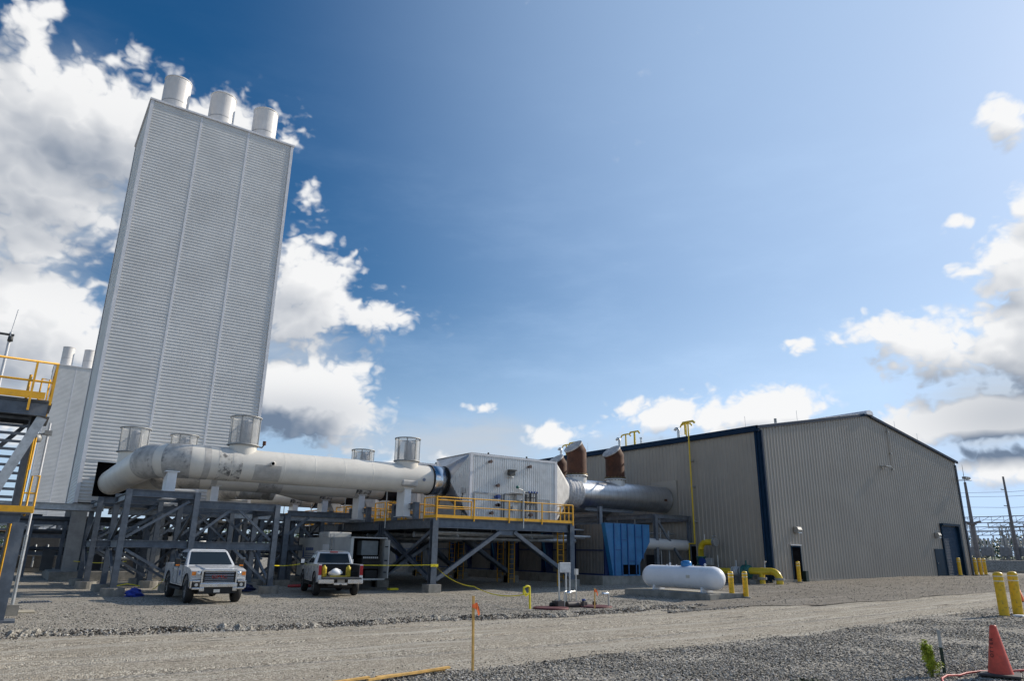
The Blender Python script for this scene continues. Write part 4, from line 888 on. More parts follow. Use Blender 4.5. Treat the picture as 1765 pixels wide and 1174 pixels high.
# extra grey columns carrying the far end of the ducts
for k, (x, yy) in enumerate(((12.6, 49.5), (9.0, 47.4), (15.4, 50.2), (13.6, 42.4))):
    t = thing('steel_column', (x, yy, 0), ('grey column standing at the tower corner', 'grey column in front of the tower middle', 'grey column right of the tower foot', 'dark column left of the service trailer')[k], 'column', 'single duct columns')
    MB().ibeam((x, yy, .3), (x, yy, 3.9), .32, .32, (0, 1, 0), .03).obj('shaft', steel, t); MB().box(x-.4, yy-.4, -.1, x+.4, yy+.4, .3).obj('footing', conc, t)
    MB().ibeam((x, yy, 4.05), (x+4, yy, 4.05), .25, .3).obj('arm', steel, t); MB().bar((x+.1, yy, 2.8), (x+1.3, yy, 3.85), .14, .14).obj('knee_brace', steel, t)
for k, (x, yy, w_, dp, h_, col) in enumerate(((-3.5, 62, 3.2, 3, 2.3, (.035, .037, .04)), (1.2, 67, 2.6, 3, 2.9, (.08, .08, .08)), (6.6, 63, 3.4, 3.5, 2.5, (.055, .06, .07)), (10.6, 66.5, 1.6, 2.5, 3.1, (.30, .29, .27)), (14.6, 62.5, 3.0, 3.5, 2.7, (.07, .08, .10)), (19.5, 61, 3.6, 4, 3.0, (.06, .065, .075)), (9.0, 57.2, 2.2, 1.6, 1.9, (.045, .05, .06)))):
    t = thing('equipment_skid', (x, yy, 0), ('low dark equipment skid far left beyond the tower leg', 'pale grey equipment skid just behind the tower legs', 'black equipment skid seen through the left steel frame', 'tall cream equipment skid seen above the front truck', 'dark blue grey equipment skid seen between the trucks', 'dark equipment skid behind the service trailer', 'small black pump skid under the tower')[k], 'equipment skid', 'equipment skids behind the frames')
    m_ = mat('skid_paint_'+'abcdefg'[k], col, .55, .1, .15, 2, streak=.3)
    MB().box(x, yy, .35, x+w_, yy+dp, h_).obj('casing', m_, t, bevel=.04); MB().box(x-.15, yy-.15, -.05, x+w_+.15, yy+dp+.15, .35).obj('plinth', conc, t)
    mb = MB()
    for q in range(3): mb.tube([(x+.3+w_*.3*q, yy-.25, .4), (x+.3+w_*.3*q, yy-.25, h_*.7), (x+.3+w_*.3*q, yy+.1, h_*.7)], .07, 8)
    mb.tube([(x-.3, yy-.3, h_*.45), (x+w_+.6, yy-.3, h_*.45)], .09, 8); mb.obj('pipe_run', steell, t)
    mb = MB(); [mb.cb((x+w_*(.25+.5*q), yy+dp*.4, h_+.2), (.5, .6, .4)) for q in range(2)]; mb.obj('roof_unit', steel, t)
for k, (x0, x1, yy, lab) in enumerate(((-2.5, 3.6, 57.5, 'low dark pipe rack left of the tall tower leg'), (4.2, 9.6, 55.5, 'low dark pipe rack directly under the tall tower'), (10.0, 17.5, 54.0, 'low dark pipe rack right of the tower foot'))):
    t = thing('pipe_rack', (x0, yy, 0), lab, 'rack', 'low pipe racks behind the frames')
    for x in np.linspace(x0+.2, x1-.2, 4):
        MB().ibeam((x, yy, 0), (x, yy, 3.6), .2, .2, (0, 1, 0)).obj('post', steel, t)
    for z in (1.5, 2.6, 3.45): MB().ibeam((x0, yy+.15, z), (x1, yy+.15, z), .16, .24).obj('rail', steel, t)
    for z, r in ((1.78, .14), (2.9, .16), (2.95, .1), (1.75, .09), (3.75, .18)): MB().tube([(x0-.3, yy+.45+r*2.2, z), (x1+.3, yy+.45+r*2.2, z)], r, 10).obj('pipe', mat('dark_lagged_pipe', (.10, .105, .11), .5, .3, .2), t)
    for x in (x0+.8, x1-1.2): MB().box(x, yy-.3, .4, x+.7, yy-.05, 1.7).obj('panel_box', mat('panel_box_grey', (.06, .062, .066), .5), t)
wt = thing('storage_tank', (12.6, 60, 0), 'white domed tank glimpsed through the steel frame', 'tank')
MB().lathe([(.75, 0), (.75, 2.1), (.6, 2.5), (.3, 2.7), (0, 2.76)], (12.6, 60, .1), n=24).obj('shell', whiteb, wt); MB().cyl((12.6, 60, 2.8), (12.6, 60, 2.95), .12, n=12).obj('hatch', lampg, wt)

# ------------------------------------------------------------------ stair tower on the left edge
st = thing('stair_tower', (-1.5, 24.5, 0), 'steel stair tower with yellow handrails at the left edge', 'stair')
ZU = 6.08
mb = MB(); mb.ibeam((-6, 24.4, ZU-.26), (.42, 24.4, ZU-.26), .2, .42); mb.ibeam((.42, 24.5, ZU-.26), (.42, 26.4, ZU-.26), .2, .42); mb.ibeam((-6, 26.4, ZU-.26), (.42, 26.4, ZU-.26), .2, .42); mb.obj('deck_beam', steel, st)
MB().box(-6, 24.35, ZU-.04, .45, 26.5, ZU).obj('deck', grate, st)
mb = MB().box(.28, 24.42, 0, .34, 24.74, 2.85); 
MB().ibeam((.30, 24.5, .05), (.33, 24.5, 2.6), .3, .3, (0, 1, 0), .028).obj('column', steel, st)
MB().box(-.1, 24.1, -.05, .7, 24.9, .05).obj('base_plate', steel, st)
MB().ibeam((.2, 26.3, .05), (.2, 26.3, ZU-.5), .26, .26, (0, 1, 0), .026).obj('column', steel, st)
MB().bar((.34, 24.45, ZU-.5), (-1.5, 24.45, .2), .26, .06, (0, 1, 0)).obj('brace', steell, st)
MB().bar((.0, 26.2, ZU-.5), (-2.0, 26.2, 2.9), .12, .12).obj('brace', steel, st)
mb = MB()
for yy in (24.8, 25.9): pass
mb.bar((.06, 25.0, ZU-.3), (.1, 25.6, .9), .05, .26, (0, 1, 0)); mb.bar((-2.4, 25.0, ZU-.3), (-2.36, 25.6, .9), .05, .26, (0, 1, 0)); mb.obj('stringer', steel, st)
mb = MB()
for k in range(23):
    z = ZU-.5-.225*k; yy = 25.0+.6*(ZU-.3-z)/(ZU-1.2); mb.box(-2.35, yy-.14, z, .05, yy+.14, z+.035); mb.box(-2.35, yy-.14, z-.045, .05, yy-.12, z)
mb.obj('tread', steel, st)
MB().ibeam((-6, 24.9, 2.72), (.34, 24.9, 2.72), .2, .26).obj('landing_beam', steel, st)
MB().box(-6, 24.75, 2.86, .55, 26.2, 2.9).obj('landing', grate, st)
mb = MB(); zt = ZU+1.1
mb.tube([(-6, 24.25, zt), (.46, 24.25, zt), (.46, 24.3, zt-.02)], .035, 8); mb.tube([(-6, 24.25, ZU+.52), (.46, 24.25, ZU+.52)], .032, 8); mb.box(-6, 24.2, ZU+.0, .3, 24.23, ZU+.2)
for x in (-5.2, -3.8, -2.3, -.05): mb.bar((x, 24.22, ZU-.35), (x, 24.25, zt), .06, .06, (0, 1, 0))
mb.bar((.46, 24.25, ZU-.15), (.46, 24.25, zt), .06, .06, (0, 1, 0))
mb.tube([(.46, 24.25, zt), (.46, 26.4, zt)], .035, 8); mb.tube([(.46, 24.25, ZU+.52), (.46, 26.4, ZU+.52)], .032, 8); mb.bar((.46, 26.4, ZU-.2), (.46, 26.4, zt), .06, .06)
mb.tube([(.15, 25.0, ZU+.1), (.15, 25.0, ZU+.75), (.35, 25.0, ZU+.75), (.35, 25.0, ZU+.1), (.15, 25.0, ZU+.1)], .028, 8); mb.tube([(-.15, 25.1, ZU), (-.15, 25.1, ZU+.85)], .04, 8); mb.cb((-1.15, 25.3, ZU+.6), (.1, .1, .5))
mb.obj('handrail', yellow, st)
mb = MB(); mb.tube([(.25, 25.3, ZU-.7), (.28, 25.8, 3.0)], .03, 8); mb.tube([(.32, 26.0, ZU-.9), (.32, 26.0, 4.2)], .03, 8)
zl = 2.9
mb.tube([(.6, 25.0, zl), (.6, 25.0, zl+1.05), (.42, 25.0, zl+1.05), (.42, 25.0, zl-.1)], .03, 8); mb.tube([(.6, 25.0, zl+.55), (.3, 25.0, zl+.55)], .025, 8); mb.bar((.62, 24.85, zl+.08), (-1.5, 24.85, zl+.08), .02, .2); mb.tube([(.15, 25.9, .4), (.15, 25.9, 2.6)], .03, 8); mb.tube([(.3, 25.9, .4), (.3, 25.9, 2.6)], .03, 8)
for k in range(5): mb.tube([(-.1, 25.9, .6+.45*k), (.32, 25.9, .6+.45*k)], .022, 6)
mb.obj('lower_handrail', yellow, st)
lp = thing('lamp_post', (.5, 26.6, 0), 'thin pale lamp post with round floodlight behind the left stair', 'lamp post')
MB().tube([(.62, 26.6, 2.3), (.62, 26.6, 5.75)], .035, 8).obj('pole', polel, lp)
p = MB().lathe([(0, .12), (.16, .1), (.2, 0), (.17, -.12), (0, -.16)], (.30, 26.6, 5.25), n=14).obj('lamp_head', lampg, lp); MB().bar((.3, 26.6, 5.35), (.66, 26.6, 5.42), .05, .05).obj('arm', lampg, p); MB().box(.52, 26.5, 5.36, .72, 26.7, 5.5).obj('clamp', lampg, p)
MB().box(.4, 26.4, -.05, .8, 26.8, .3).obj('footing', conc, lp); MB().tube([(.62, 26.6, .3), (.62, 26.6, 2.3)], .05, 8).obj('lower_pole', galv, lp)
lp2 = thing('lamp_post', (-.95, 27.4, 0), 'thin pale mast carrying black lamps above the left stair railing', 'lamp post')
MB().tube([(-.95, 27.4, 0), (-.95, 27.4, 8.7)], .045, 8).obj('pole', polel, lp2); MB().tube([(-.95, 27.4, 8.7), (-.9, 27.4, 9.5)], .014, 6).obj('whip', polel, lp2)
mb = MB().box(-1.5, 27.36, 8.58, -.85, 27.44, 8.64); mb.lathe([(0, .12), (.09, .1), (.11, -.1), (0, -.14)], (-1.35, 27.35, 8.45), n=12); mb.lathe([(0, .1), (.07, .08), (.08, -.08), (0, -.1)], (-.93, 27.33, 8.46), n=12); mb.obj('lamp_head', mat('lamp_dark', (.06, .06, .06), .5), lp2)
mb = MB().box(.4, 27.1, .0, 1.25, 27.95, .05); tag(mb.obj('steel_plate', mat('tan_plate', (.42, .37, .28), .8), loc=(.8, 27.5, 0)), 'flat tan plate lying on gravel at the left edge', 'plate')
mb = MB(); [mb.box(1.0+.09*k, 32.1, .0, 1.05+.09*k, 32.5, .05) for k in range(10)]; mb.box(.95, 32.05, -.02, 1.95, 32.55, .015); tag(mb.obj('drain_grate', steel, loc=(1.4, 32.3, 0)), 'slotted drain grate in gravel left of the front truck', 'drain')

# ------------------------------------------------------------------ pickup trucks
def pickup(name, loc, heading, label, bed_load=False):
    t = thing(name, (loc[0], loc[1], 0), label, 'pickup truck', 'white pickup trucks', rz=heading)
    P = lambda mb, n_, m_, par=None, bv=0: mb.obj(n_, m_, par or t, local=True, bevel=bv)
    HW = .99
    def arch(xc, r, z0, rev=False, n=10):
        pts = [(xc+r*math.cos(math.pi*k/n), z0+r*math.sin(math.pi*k/n)) for k in range(n+1)]
        return pts if not rev else pts[::-1]
    zs = .58   # sill height
    FA, RA, RW = 2.02, -1.95, .42
    # front clip + cab side profile up to the belt line (x, z), full width
    prof = [(2.74, .62), (2.76, 1.05), (2.72, 1.20), (2.3, 1.27), (1.35, 1.33), (1.2, 1.34), (-.95, 1.34), (-.95, zs)] + [(FA-.54, zs)] + [(FA+.54*math.cos(a), .50+.54*math.sin(a)) for a in np.linspace(math.pi-.15, .15, 10)] + [(2.60, .62)]
    mb = MB().prism([(x, -HW, z) for x, z in prof][::-1], (0, 2*HW, 0)); P(mb, 'body', carw, bv=.075)
    mb = MB().box(1.3, -.75, 1.3, 2.6, .75, 1.325); mb = MB(); mb.prism([(1.35, -.62, 1.325), (2.62, -.55, 1.235), (2.70, -.5, 1.20), (2.70, .5, 1.20), (2.62, .55, 1.235), (1.35, .62, 1.325)], (0, 0, .05)); P(mb, 'hood', carw, bv=.02)
    # bed: sides with arch, floor, bulkhead
    bp = [(-.97, 1.38), (-3.02, 1.38), (-3.05, zs+.05)] + [(RA-.54, zs)] + [(RA+.54*math.cos(a), .5+.54*math.sin(a)) for a in np.linspace(math.pi-.15, .15, 10)] + [(RA+.54, zs), (-.97, zs)]
    for sy in (-1, 1):
        y0 = -HW if sy < 0 else HW-.14
        mb = MB().prism([(x, y0, z) for x, z in bp], (0, .14, 0)); P(mb, 'bed_side', carw, bv=.025)
    mb = MB().box(-3.0, -HW+.14, .78, -.97, HW-.14, .83); mb.box(-1.02, -HW+.14, .83, -.97, HW-.14, 1.36)
    mb.box(-2.9, -HW+.14, .83, -1.02, -HW+.16, 1.35); mb.box(-2.9, HW-.16, .83, -1.02, HW-.14, 1.35); mb.box(-2.4, -HW+.16, .83, -1.45, -HW+.36, 1.05); mb.box(-2.4, HW-.36, .83, -1.45, HW-.16, 1.05); P(mb, 'bed_liner', black)
    if not bed_load:
        P(MB().box(-3.06, -HW+.15, .72, -2.98, HW-.15, 1.37), 'tailgate', carw, bv=.02)
    else:
        P(MB().box(-3.7, -HW+.16, .76, -3.05, HW-.16, .84), 'tailgate', mat('tailgate_dark', (.07, .07, .075), .5), bv=.01)
    # greenhouse: pillars as a tapered shell, glass inset
    lo = [(1.22, -.93), (1.22, .93), (-.95, .93), (-.95, -.93)]; up = [(.42, -.74), (.42, .74), (-.78, .76), (-.78, -.76)]; zl, zu = 1.33, 1.90
    mb = MB(); vs = [(x, y, zl) for x, y in lo]+[(x, y, zu) for x, y in up]; mb.add(vs, [(0, 1, 2, 3), (4, 7, 6, 5), (0, 4, 5, 1), (1, 5, 6, 2), (2, 6, 7, 3), (3, 7, 4, 0)]); P(mb, 'cab', carw, bv=.05)
    mb = MB().prism([(.45, -.73, zu-.01), (.40, -.62, zu+.05), (.40, .62, zu+.05), (.45, .73, zu-.01)], (-1.2, 0, 0)); P(mb, 'roof', carw, bv=.02)
    def pane(n_, q, e=.012, par=None):
        a, b_, c, d_ = [Vector(v) for v in q]; nn = (b_-a).cross(d_-a).normalized()*e
        mb = MB(); mb.add([a+nn, b_+nn, c+nn, d_+nn], [(0, 1, 2, 3)]); return P(mb, n_, glass, par)
    def lerp(A, B_, f): return tuple(Vector(A)+(Vector(B_)-Vector(A))*f)
    def face(i0, i1, fu0, fu1, fz0, fz1):
        A, B_ = (*lo[i0], zl), (*lo[i1], zl); Cc, Dd = (*up[i0], zu), (*up[i1], zu)
        pt = lambda u_, w_: lerp(lerp(A, B_, u_), lerp(Cc, Dd, u_), w_)
        return [pt(fu0, fz0), pt(fu1, fz0), pt(fu1, fz1), pt(fu0, fz1)]
    pane('windshield', face(0, 1, .06, .94, .06, .90)); pane('rear_window', face(2, 3, .08, .92, .12, .88))
    for i0, i1 in ((1, 2), (3, 0)):
        sp = ((.14, .50), (.55, .90)) if i0 == 1 else ((.10, .45), (.50, .86))
        for f0, f1 in sp: pane('side_window', face(i0, i1, f0, f1, .10, .86))
    # door seams, handles, badge
    for sy in (-1, 1):
        yy = sy*(HW+.008)
        for xa, xb in ((.12, 1.12), (-.9, .08)):
            mb = MB()
            for (a, b_) in (((xa, 1.30), (xa, zs+.06)), ((xb, 1.30), (xb, zs+.06)), ((xa, zs+.06), (xb, zs+.06))): mb.bar((a[0], yy, a[1]), (b_[0], yy, b_[1]), .012, .012, (0, 1, 0))
            sm_ = P(mb, 'door_seam', mat('seam_grey', (.18, .18, .18), .6)); P(MB().cb((xa+.14, sy*(HW+.025), 1.18), (.18, .04, .04)), 'handle', chrome, sm_)
        # mirrors: tall towing type
        mb = MB().bar((1.0, sy*.95, 1.36), (1.02, sy*1.22, 1.42), .05, .05); mb.bar((1.0, sy*.95, 1.50), (1.02, sy*1.22, 1.50), .04, .04); mb.box(.90, sy*1.2-.10, 1.30, 1.04, sy*1.2+.10, 1.58); mr = P(mb, 'mirror', black, bv=.03)
        P(MB().box(.885, sy*1.2-.08, 1.36, .897, sy*1.2+.08, 1.55), 'mirror_glass', chrome, mr); P(MB().box(1.04, sy*1.2-.07, 1.32, 1.055, sy*1.2+.07, 1.37), 'turn_lamp', orl, mr)
        P(MB().box(-.9, sy*1.0-.06, .44, 1.3, sy*1.0+.06, .52), 'running_board', black)
        for q, xa in enumerate((FA, RA)):
            pp = [(xa+.555*math.cos(a), sy*(HW+.006), .50+.555*math.sin(a)) for a in np.linspace(.1, math.pi-.1, 12)]; P(MB().tube(pp, .028, 6), 'arch_trim', black)
            y_ = sy*.86
            mb = MB().lathe([(.24, -.14), (.36, -.145), (.41, -.10), (.42, 0), (.41, .10), (.36, .145), (.24, .14), (.24, -.14)], (xa, y_, RW), (0, 1, 0), 28); w_ = P(mb, 'wheel', black)
            mb = MB().lathe([(.0, .08), (.07, .09), (.09, .06), (.2, .05), (.245, .13), (.25, .12), (.25, -.1)], (xa, y_, RW), (0, sy, 0), 24)
            for k in range(6):
                a = k*math.pi/3; mb.bar((xa+.07*math.cos(a), y_+sy*.10, RW+.07*math.sin(a)), (xa+.23*math.cos(a), y_+sy*.115, RW+.23*math.sin(a)), .07, .03, (0, 1, 0))
            P(mb, 'rim', rim, w_)
        hl = P(MB().prism([(2.72, sy*.62, .92), (2.72, sy*.62, 1.18), (2.70, sy*.975, 1.18), (2.70, sy*.975, .92)], (.10, 0, 0)), 'headlight', clearl); P(MB().cb((2.79, sy*.895, 1.08), (.05, .14, .13)), 'indicator', orl, hl); P(MB().lathe([(0, 0), (.075, .0), (.075, .03), (.03, .035), (0, .03)], (2.815, sy*.715, 1.09), (1, 0, 0), 14), 'reflector', chrome, hl); P(MB().box(2.72, sy*.79-.175, .895, 2.84, sy*.79+.175, .93), 'lamp_trim', carw, hl)
        mb = MB().box(2.80, sy*.80-.13, .60, 2.975, sy*.80+.13, .78); fg = P(mb, 'fog_lamp', black, bv=.02); P(MB().cyl((2.96, sy*.80, .69), (2.99, sy*.80, .69), .06, n=14), 'lens', clearl, fg)
        P(MB().prism([(-3.06, sy*.985, .92), (-3.06, sy*.985, 1.33), (-3.06, sy*.85, 1.33), (-3.06, sy*.85, .92)], (.1, 0, 0)), 'tail_lamp', redl)
    # grille, bumpers
    g_ = P(MB().box(2.80, -.58, .74, 2.885, .58, 1.19), 'grille', black)
    mb = MB()
    mb.bar((2.89, -.62, 1.19), (2.89, .62, 1.19), .06, .08); mb.bar((2.89, -.58, .73), (2.89, .58, .73), .06, .07)
    for sy in (-1, 1): mb.bar((2.89, sy*.61, .72), (2.89, sy*.61, 1.2), .06, .07, (1, 0, 0))
    for z in (.84, .96, 1.08):
        mb.bar((2.895, -.52, z+.035), (2.895, .52, z+.035), .02, .016); mb.bar((2.895, -.52, z-.035), (2.895, .52, z-.035), .02, .016)
    P(mb, 'grille_surround', chrome, g_, bv=.008)
    text('GMC', .17, Matrix.Translation((2.905, 0, .965)) @ Matrix(((0, 0, 1, 0), (1, 0, 0, 0), (0, 1, 0, 0), (0, 0, 0, 1))) @ Matrix.Scale(1.5, 4, (1, 0, 0)), redtx, g_, 'emblem', .01)
    mb = MB().prism([(2.84, -.98, .52), (2.84, -.98, .80), (2.93, -.75, .82), (2.96, -.55, .72), (2.96, .55, .72), (2.93, .75, .82), (2.84, .98, .80), (2.84, .98, .52), (2.95, .8, .50), (2.95, -.8, .50)], (0, 0, 0)) if False else MB()
    for ya, yb, z0, z1 in ((-1.0, -.93, .56, .84), (-.93, -.67, .52, .60), (-.93, -.67, .78, .85), (-.67, .67, .60, .74), (.67, .93, .52, .60), (.67, .93, .78, .85), (.93, 1.0, .56, .84), (-.67, -.5, .46, .6), (.5, .67, .46, .6)): mb.box(2.70 if abs(ya) > .9 else 2.76, ya, z0, 2.97 if max(abs(ya), abs(yb)) < .95 else 2.92, yb, z1)
    P(mb, 'front_bumper', chrome, bv=.02)
    P(MB().box(2.72, -.66, .38, 2.93, .66, .598), 'lower_intake', black); P(MB().cb((2.945, -.05, .47), (.03, .22, .11)), 'front_plate', insul)
    mb = MB(); 
    for ya, yb in ((-.98, -.30), (.30, .98)): mb.box(-3.26, ya, .56, -3.0, yb, .76)
    mb.box(-3.22, -.30, .50, -3.05, .30, .62); P(mb, 'rear_bumper', chrome, bv=.02)
    P(MB().box(-3.25, -.29, .625, -3.04, .29, .76), 'step_recess', black); P(MB().cb((-3.262, 0, .68), (.02, .32, .15)), 'license_plate', insul)
    mb = MB().box(-3.0, -.5, .42, 2.6, .5, .62); mb.box(-2.3, -.8, .33, -1.7, .8, .47); mb.box(1.8, -.8, .33, 2.2, .8, .45); mb.bar((-3.3, 0, .5), (-2.8, 0, .5), .08, .08); P(mb, 'chassis', black)
    P(MB().cb((-.80, 0, 1.90), (.06, .36, .05)), 'brake_lamp', redl)
    P(MB().prism([(.0, -.02, zu+.03), (.12, -.02, zu+.03), (.02, -.02, zu+.12)], (0, .04, 0)), 'antenna', black)
    if not bed_load:
        mb = MB(); mb.prism([(.55, -HW-.012, 1.15), (.68, -HW-.012, 1.05), (.55, -HW-.012, .92), (.44, -HW-.012, 1.0)], (0, .006, 0)); P(mb, 'door_decal', blueh)
    return t
pickup('pickup_truck', (7.02, 31.85), R(-91), 'white pickup truck parked facing the camera with its grille showing')
T2 = (13.35, 34.3); H2 = R(78)
pickup('pickup_truck', T2, H2, 'white pickup truck seen from behind with a loaded open bed', True)
def tl(x, y, z): c, s = math.cos(H2), math.sin(H2); return (T2[0]+x*c-y*s, T2[1]+x*s+y*c, z)
for k, (yy, s) in enumerate(((.70, .92), (-.38, .85))):
    b = tl(-2.75, yy, .835); o = thing('water_cooler', b, ('yellow round cooler at left in the truck bed', 'yellow round cooler at right in the truck bed')[k], 'cooler', 'coolers in the truck bed')
    MB().lathe([(0, 0), (.12*s, 0), (.13*s, .05), (.125*s, .34), (.13*s, .36), (0, .36)], b, n=18).obj('body', coolm, o); MB().lathe([(.13*s, .36), (.12*s, .42), (.05, .45), (.05, .5), (0, .5)], b, n=18).obj('lid', mat('cooler_lid', (.55, .42, .03), .5), o)
mb = MB(); c = Vector(tl(-2.7, .18, 1.0))
vs = []; n = 14
for j in range(9):
    ph = math.pi*j/8
    for k in range(n):
        a = 2*math.pi*k/n; r = math.sin(ph)*(.26+.04*math.sin(3*a+j)+random.uniform(-.02, .02)); vs.append((c.x+r*math.cos(a)*1.15, c.y+r*math.sin(a), c.z+.18*math.cos(ph)*(1+.2*math.sin(2*a))))
mb.add(vs, [(j*n+k, j*n+(k+1) % n, (j+1)*n+(k+1) % n, (j+1)*n+k) for j in range(8) for k in range(n)], True)
tag(mb.obj('plastic_bag', whiteb, loc=c), 'bulging white plastic bag lying in the truck bed', 'bag')
a, b_ = tl(-2.95, .45, .87), tl(-2.95, -.3, .87); mb = MB().bar(a, b_, .08, .06); tag(mb.obj('level_tool', coolm, loc=a), 'yellow strip tool lying at the edge of the truck bed', 'tool')

# ------------------------------------------------------------------ service trailer behind the second truck
tr = thing('service_trailer', (16.3, 36, 0), 'grey white service trailer with open black rear bay behind the second truck', 'trailer')
tm = mat('trailer_white', (.52, .52, .50), .5, 0, .08, 1, streak=.25)
mb = MB().box(15.1, 36.6, .55, 15.16, 44.2, 2.62); mb.box(17.1, 36.05, .55, 17.16, 44.2, 2.62); mb.box(15.1, 44.2, .55, 17.16, 44.26, 2.62); mb.box(15.1, 36.05, 2.62, 17.16, 44.26, 2.68); mb.box(15.16, 36.05, .5, 17.1, 44.2, .58); mb.obj('shell', tm, tr)
mb = MB().box(15.16, 36.9, .58, 17.1, 37.0, 2.62); mb.obj('bay_back', dark, tr)
mb = MB().box(15.75, 36.2, 1.75, 16.7, 36.85, 2.5); mb.obj('generator', mat('generator_grey', (.16, .18, .19), .5), tr, bevel=.03); mb = MB().box(15.8, 36.15, 1.05, 16.8, 36.8, 1.6); mb.box(16.0, 36.1, .6, 16.7, 36.7, 1.0); mb.obj('compressor', black, tr, bevel=.03)
mb = MB().box(15.75, 36.08, 1.55, 16.75, 36.12, 1.72); sg = mb.obj('sign_strip', black, tr); 
mb = MB(); [mb.box(15.82+.11*k, 36.06, 1.59, 15.82+.11*k+.075, 36.08, 1.68) for k in range(8)]; mb.obj('worn_lettering', insul, sg)
mb = MB().box(17.0, 35.5, .6, 17.05, 36.05, 2.55); dd = mb.obj('rear_door', tm, tr); mb = MB(); [mb.cb((16.98, 35.75, z), (.05, .3, .05)) for z in (.9, 1.5, 2.2)]; mb.obj('hinge', black, dd)
mb = MB().box(15.05, 36.0, .55, 15.2, 36.62, 2.6); mb.obj('corner_post', tm, tr)
sd_ = MB().box(15.06, 39.2, 1.3, 15.098, 40.1, 2.3).obj('side_door', whiteb, tr); MB().cb((15.05, 39.4, 1.75), (.03, .25, .06)).obj('latch', black, sd_)
mb = MB(); [mb.box(15.07, 42.9-.33*k-.24, 1.95, 15.098, 42.9-.33*k, 2.12) for k in range(4)]; [mb.box(15.07, 41.2, 1.5+.13*k, 15.098, 43.0, 1.54+.13*k) for k in range(3)]; mb.obj('worn_logo', mat('faded_blue_ink', (.10, .13, .25), .6), tr); MB().prism([(15.085, 43.35, 1.55), (15.085, 43.12, 1.55), (15.085, 43.28, 2.15)], (-.02, 0, 0)).obj('logo_mark', blueh, tr)
mb = MB()
for yy in (38.9, 38.4): mb.cyl((15.02, yy, .7), (15.02, yy, 2.85), .025, n=6)
for z in np.arange(.8, 2.8, .3): mb.cyl((15.02, 38.4, z), (15.02, 38.9, z), .018, n=6)
mb.obj('side_ladder', steell, tr)
MB().box(15.4, 40.2, 2.68, 16.8, 41.8, 3.0).obj('roof_unit', tm, tr, bevel=.06)
for sy in (15.25, 17.0):
    for yy in (39.6, 40.5):
        w_ = MB().lathe([(.2, -.1), (.34, -.1), (.37, -.05), (.37, .05), (.34, .1), (.2, .1), (0, .08)], (sy, yy, .37), (1, 0, 0), 20).obj('wheel', black, tr)
mb = MB().box(17.1, 35.3, .02, 17.6, 35.6, .12); tag(mb.obj('wheel_chock', tapey, loc=(17.3, 35.4, 0)), 'yellow chock on the ground by the trailer door', 'chock')
mb = MB().tube([(13.2, 39.8, .07), (13.8, 39.4, .1), (14.4, 39.7, .07), (14.0, 40.1, .09), (13.3, 40.0, .07)], .07, 8); tag(mb.obj('coiled_hose', redc, loc=(13.8, 39.7, 0)), 'red hose coiled on the ground left of the second truck', 'hose')
def crumple(name, c, sx, sy, sz, m, label, cat):
    vs = []; n = 16; mb = MB()
    for j in range(8):
        ph = math.pi/2*j/7
        for k in range(n):
            a = 2*math.pi*k/n; r = math.cos(ph)*(1+.25*math.sin(3*a+2*j)+random.uniform(-.15, .15)); vs.append((c[0]+sx*r*math.cos(a), c[1]+sy*r*math.sin(a), c[2]+sz*math.sin(ph)*(1+random.uniform(-.15, .15))))
    mb.add(vs, [(j*n+k, j*n+(k+1) % n, (j+1)*n+(k+1) % n, (j+1)*n+k) for j in range(7) for k in range(n)]); mb.add(vs[-n:], [tuple(range(n))])
    return tag(mb.obj(name, m, loc=c), label, cat)
crumple('tarp_bundle', (4.95, 34.4, 0), .33, .3, .34, blut, 'crumpled blue tarp beside the round concrete footing', 'tarp')
crumple('tarp_bundle', (10.0, 36.5, .05), .5, .4, .3, mat('dark_blue_tarp', (.01, .02, .09), .6), 'dark blue bundle at the frame foot between the trucks', 'tarp')

# ------------------------------------------------------------------ propane tank
g = gz(26.4); pd = MB().box(25.2, 21.0, g-.2, 27.7, 26.2, g+.27)
pad = tag(pd.obj('concrete_pad', conc, loc=(26.3, 23.5, g), bevel=.02), 'low concrete slab under the white propane tank', 'slab')
pt_ = thing('propane_tank', (26.2, 23.5, g+.27), 'white horizontal propane tank with blue dome on a concrete slab', 'tank')
R_ = .51; zc = g+.27+.1+R_; prof = [(R_*math.sin(a), R_*1.0*(1-math.cos(a))) for a in np.linspace(0, math.pi/2, 12)]
prof = prof + [(R_, 4.7-R_)] + [(R_*math.cos(a), 4.7-R_+R_*math.sin(a)) for a in np.linspace(0, math.pi/2, 12)][1:]
MB().lathe(prof, (26.2, 21.05, zc), (0, 1, 0), 48).obj('shell', tankw, pt_)
mb = MB(); [mb.lathe([(R_, 0), (R_+.004, .004), (R_+.004, .016), (R_, .02)], (26.2, yy, zc), (0, 1, 0), 48) for yy in (21.56, 23.4, 25.24)]; mb.obj('weld_seam', tankw, pt_); MB().cb((26.2-R_-.004, 22.6, zc+.05), (.012, .22, .14)).obj('data_plate', galv, pt_)
MB().lathe([(.24, -.04), (.25, .12), (.22, .2), (.1, .235), (0, .24)], (26.2, 23.1, zc+R_), n=24).obj('dome', bluec, pt_)
mb = MB(); [mb.lathe([(.045, -.02), (.07, 0), (.045, .02), (.02, 0), (.045, -.02)], (26.2, y, zc+R_+.06), (1, 0, 0), 12) for y in (24.1, 22.0)]; [mb.cyl((26.2, y, zc+R_-.02), (26.2, y, zc+R_+.04), .03, n=8) for y in (24.3, 23.7, 22.7)]; mb.obj('lifting_lug', tankw, pt_)
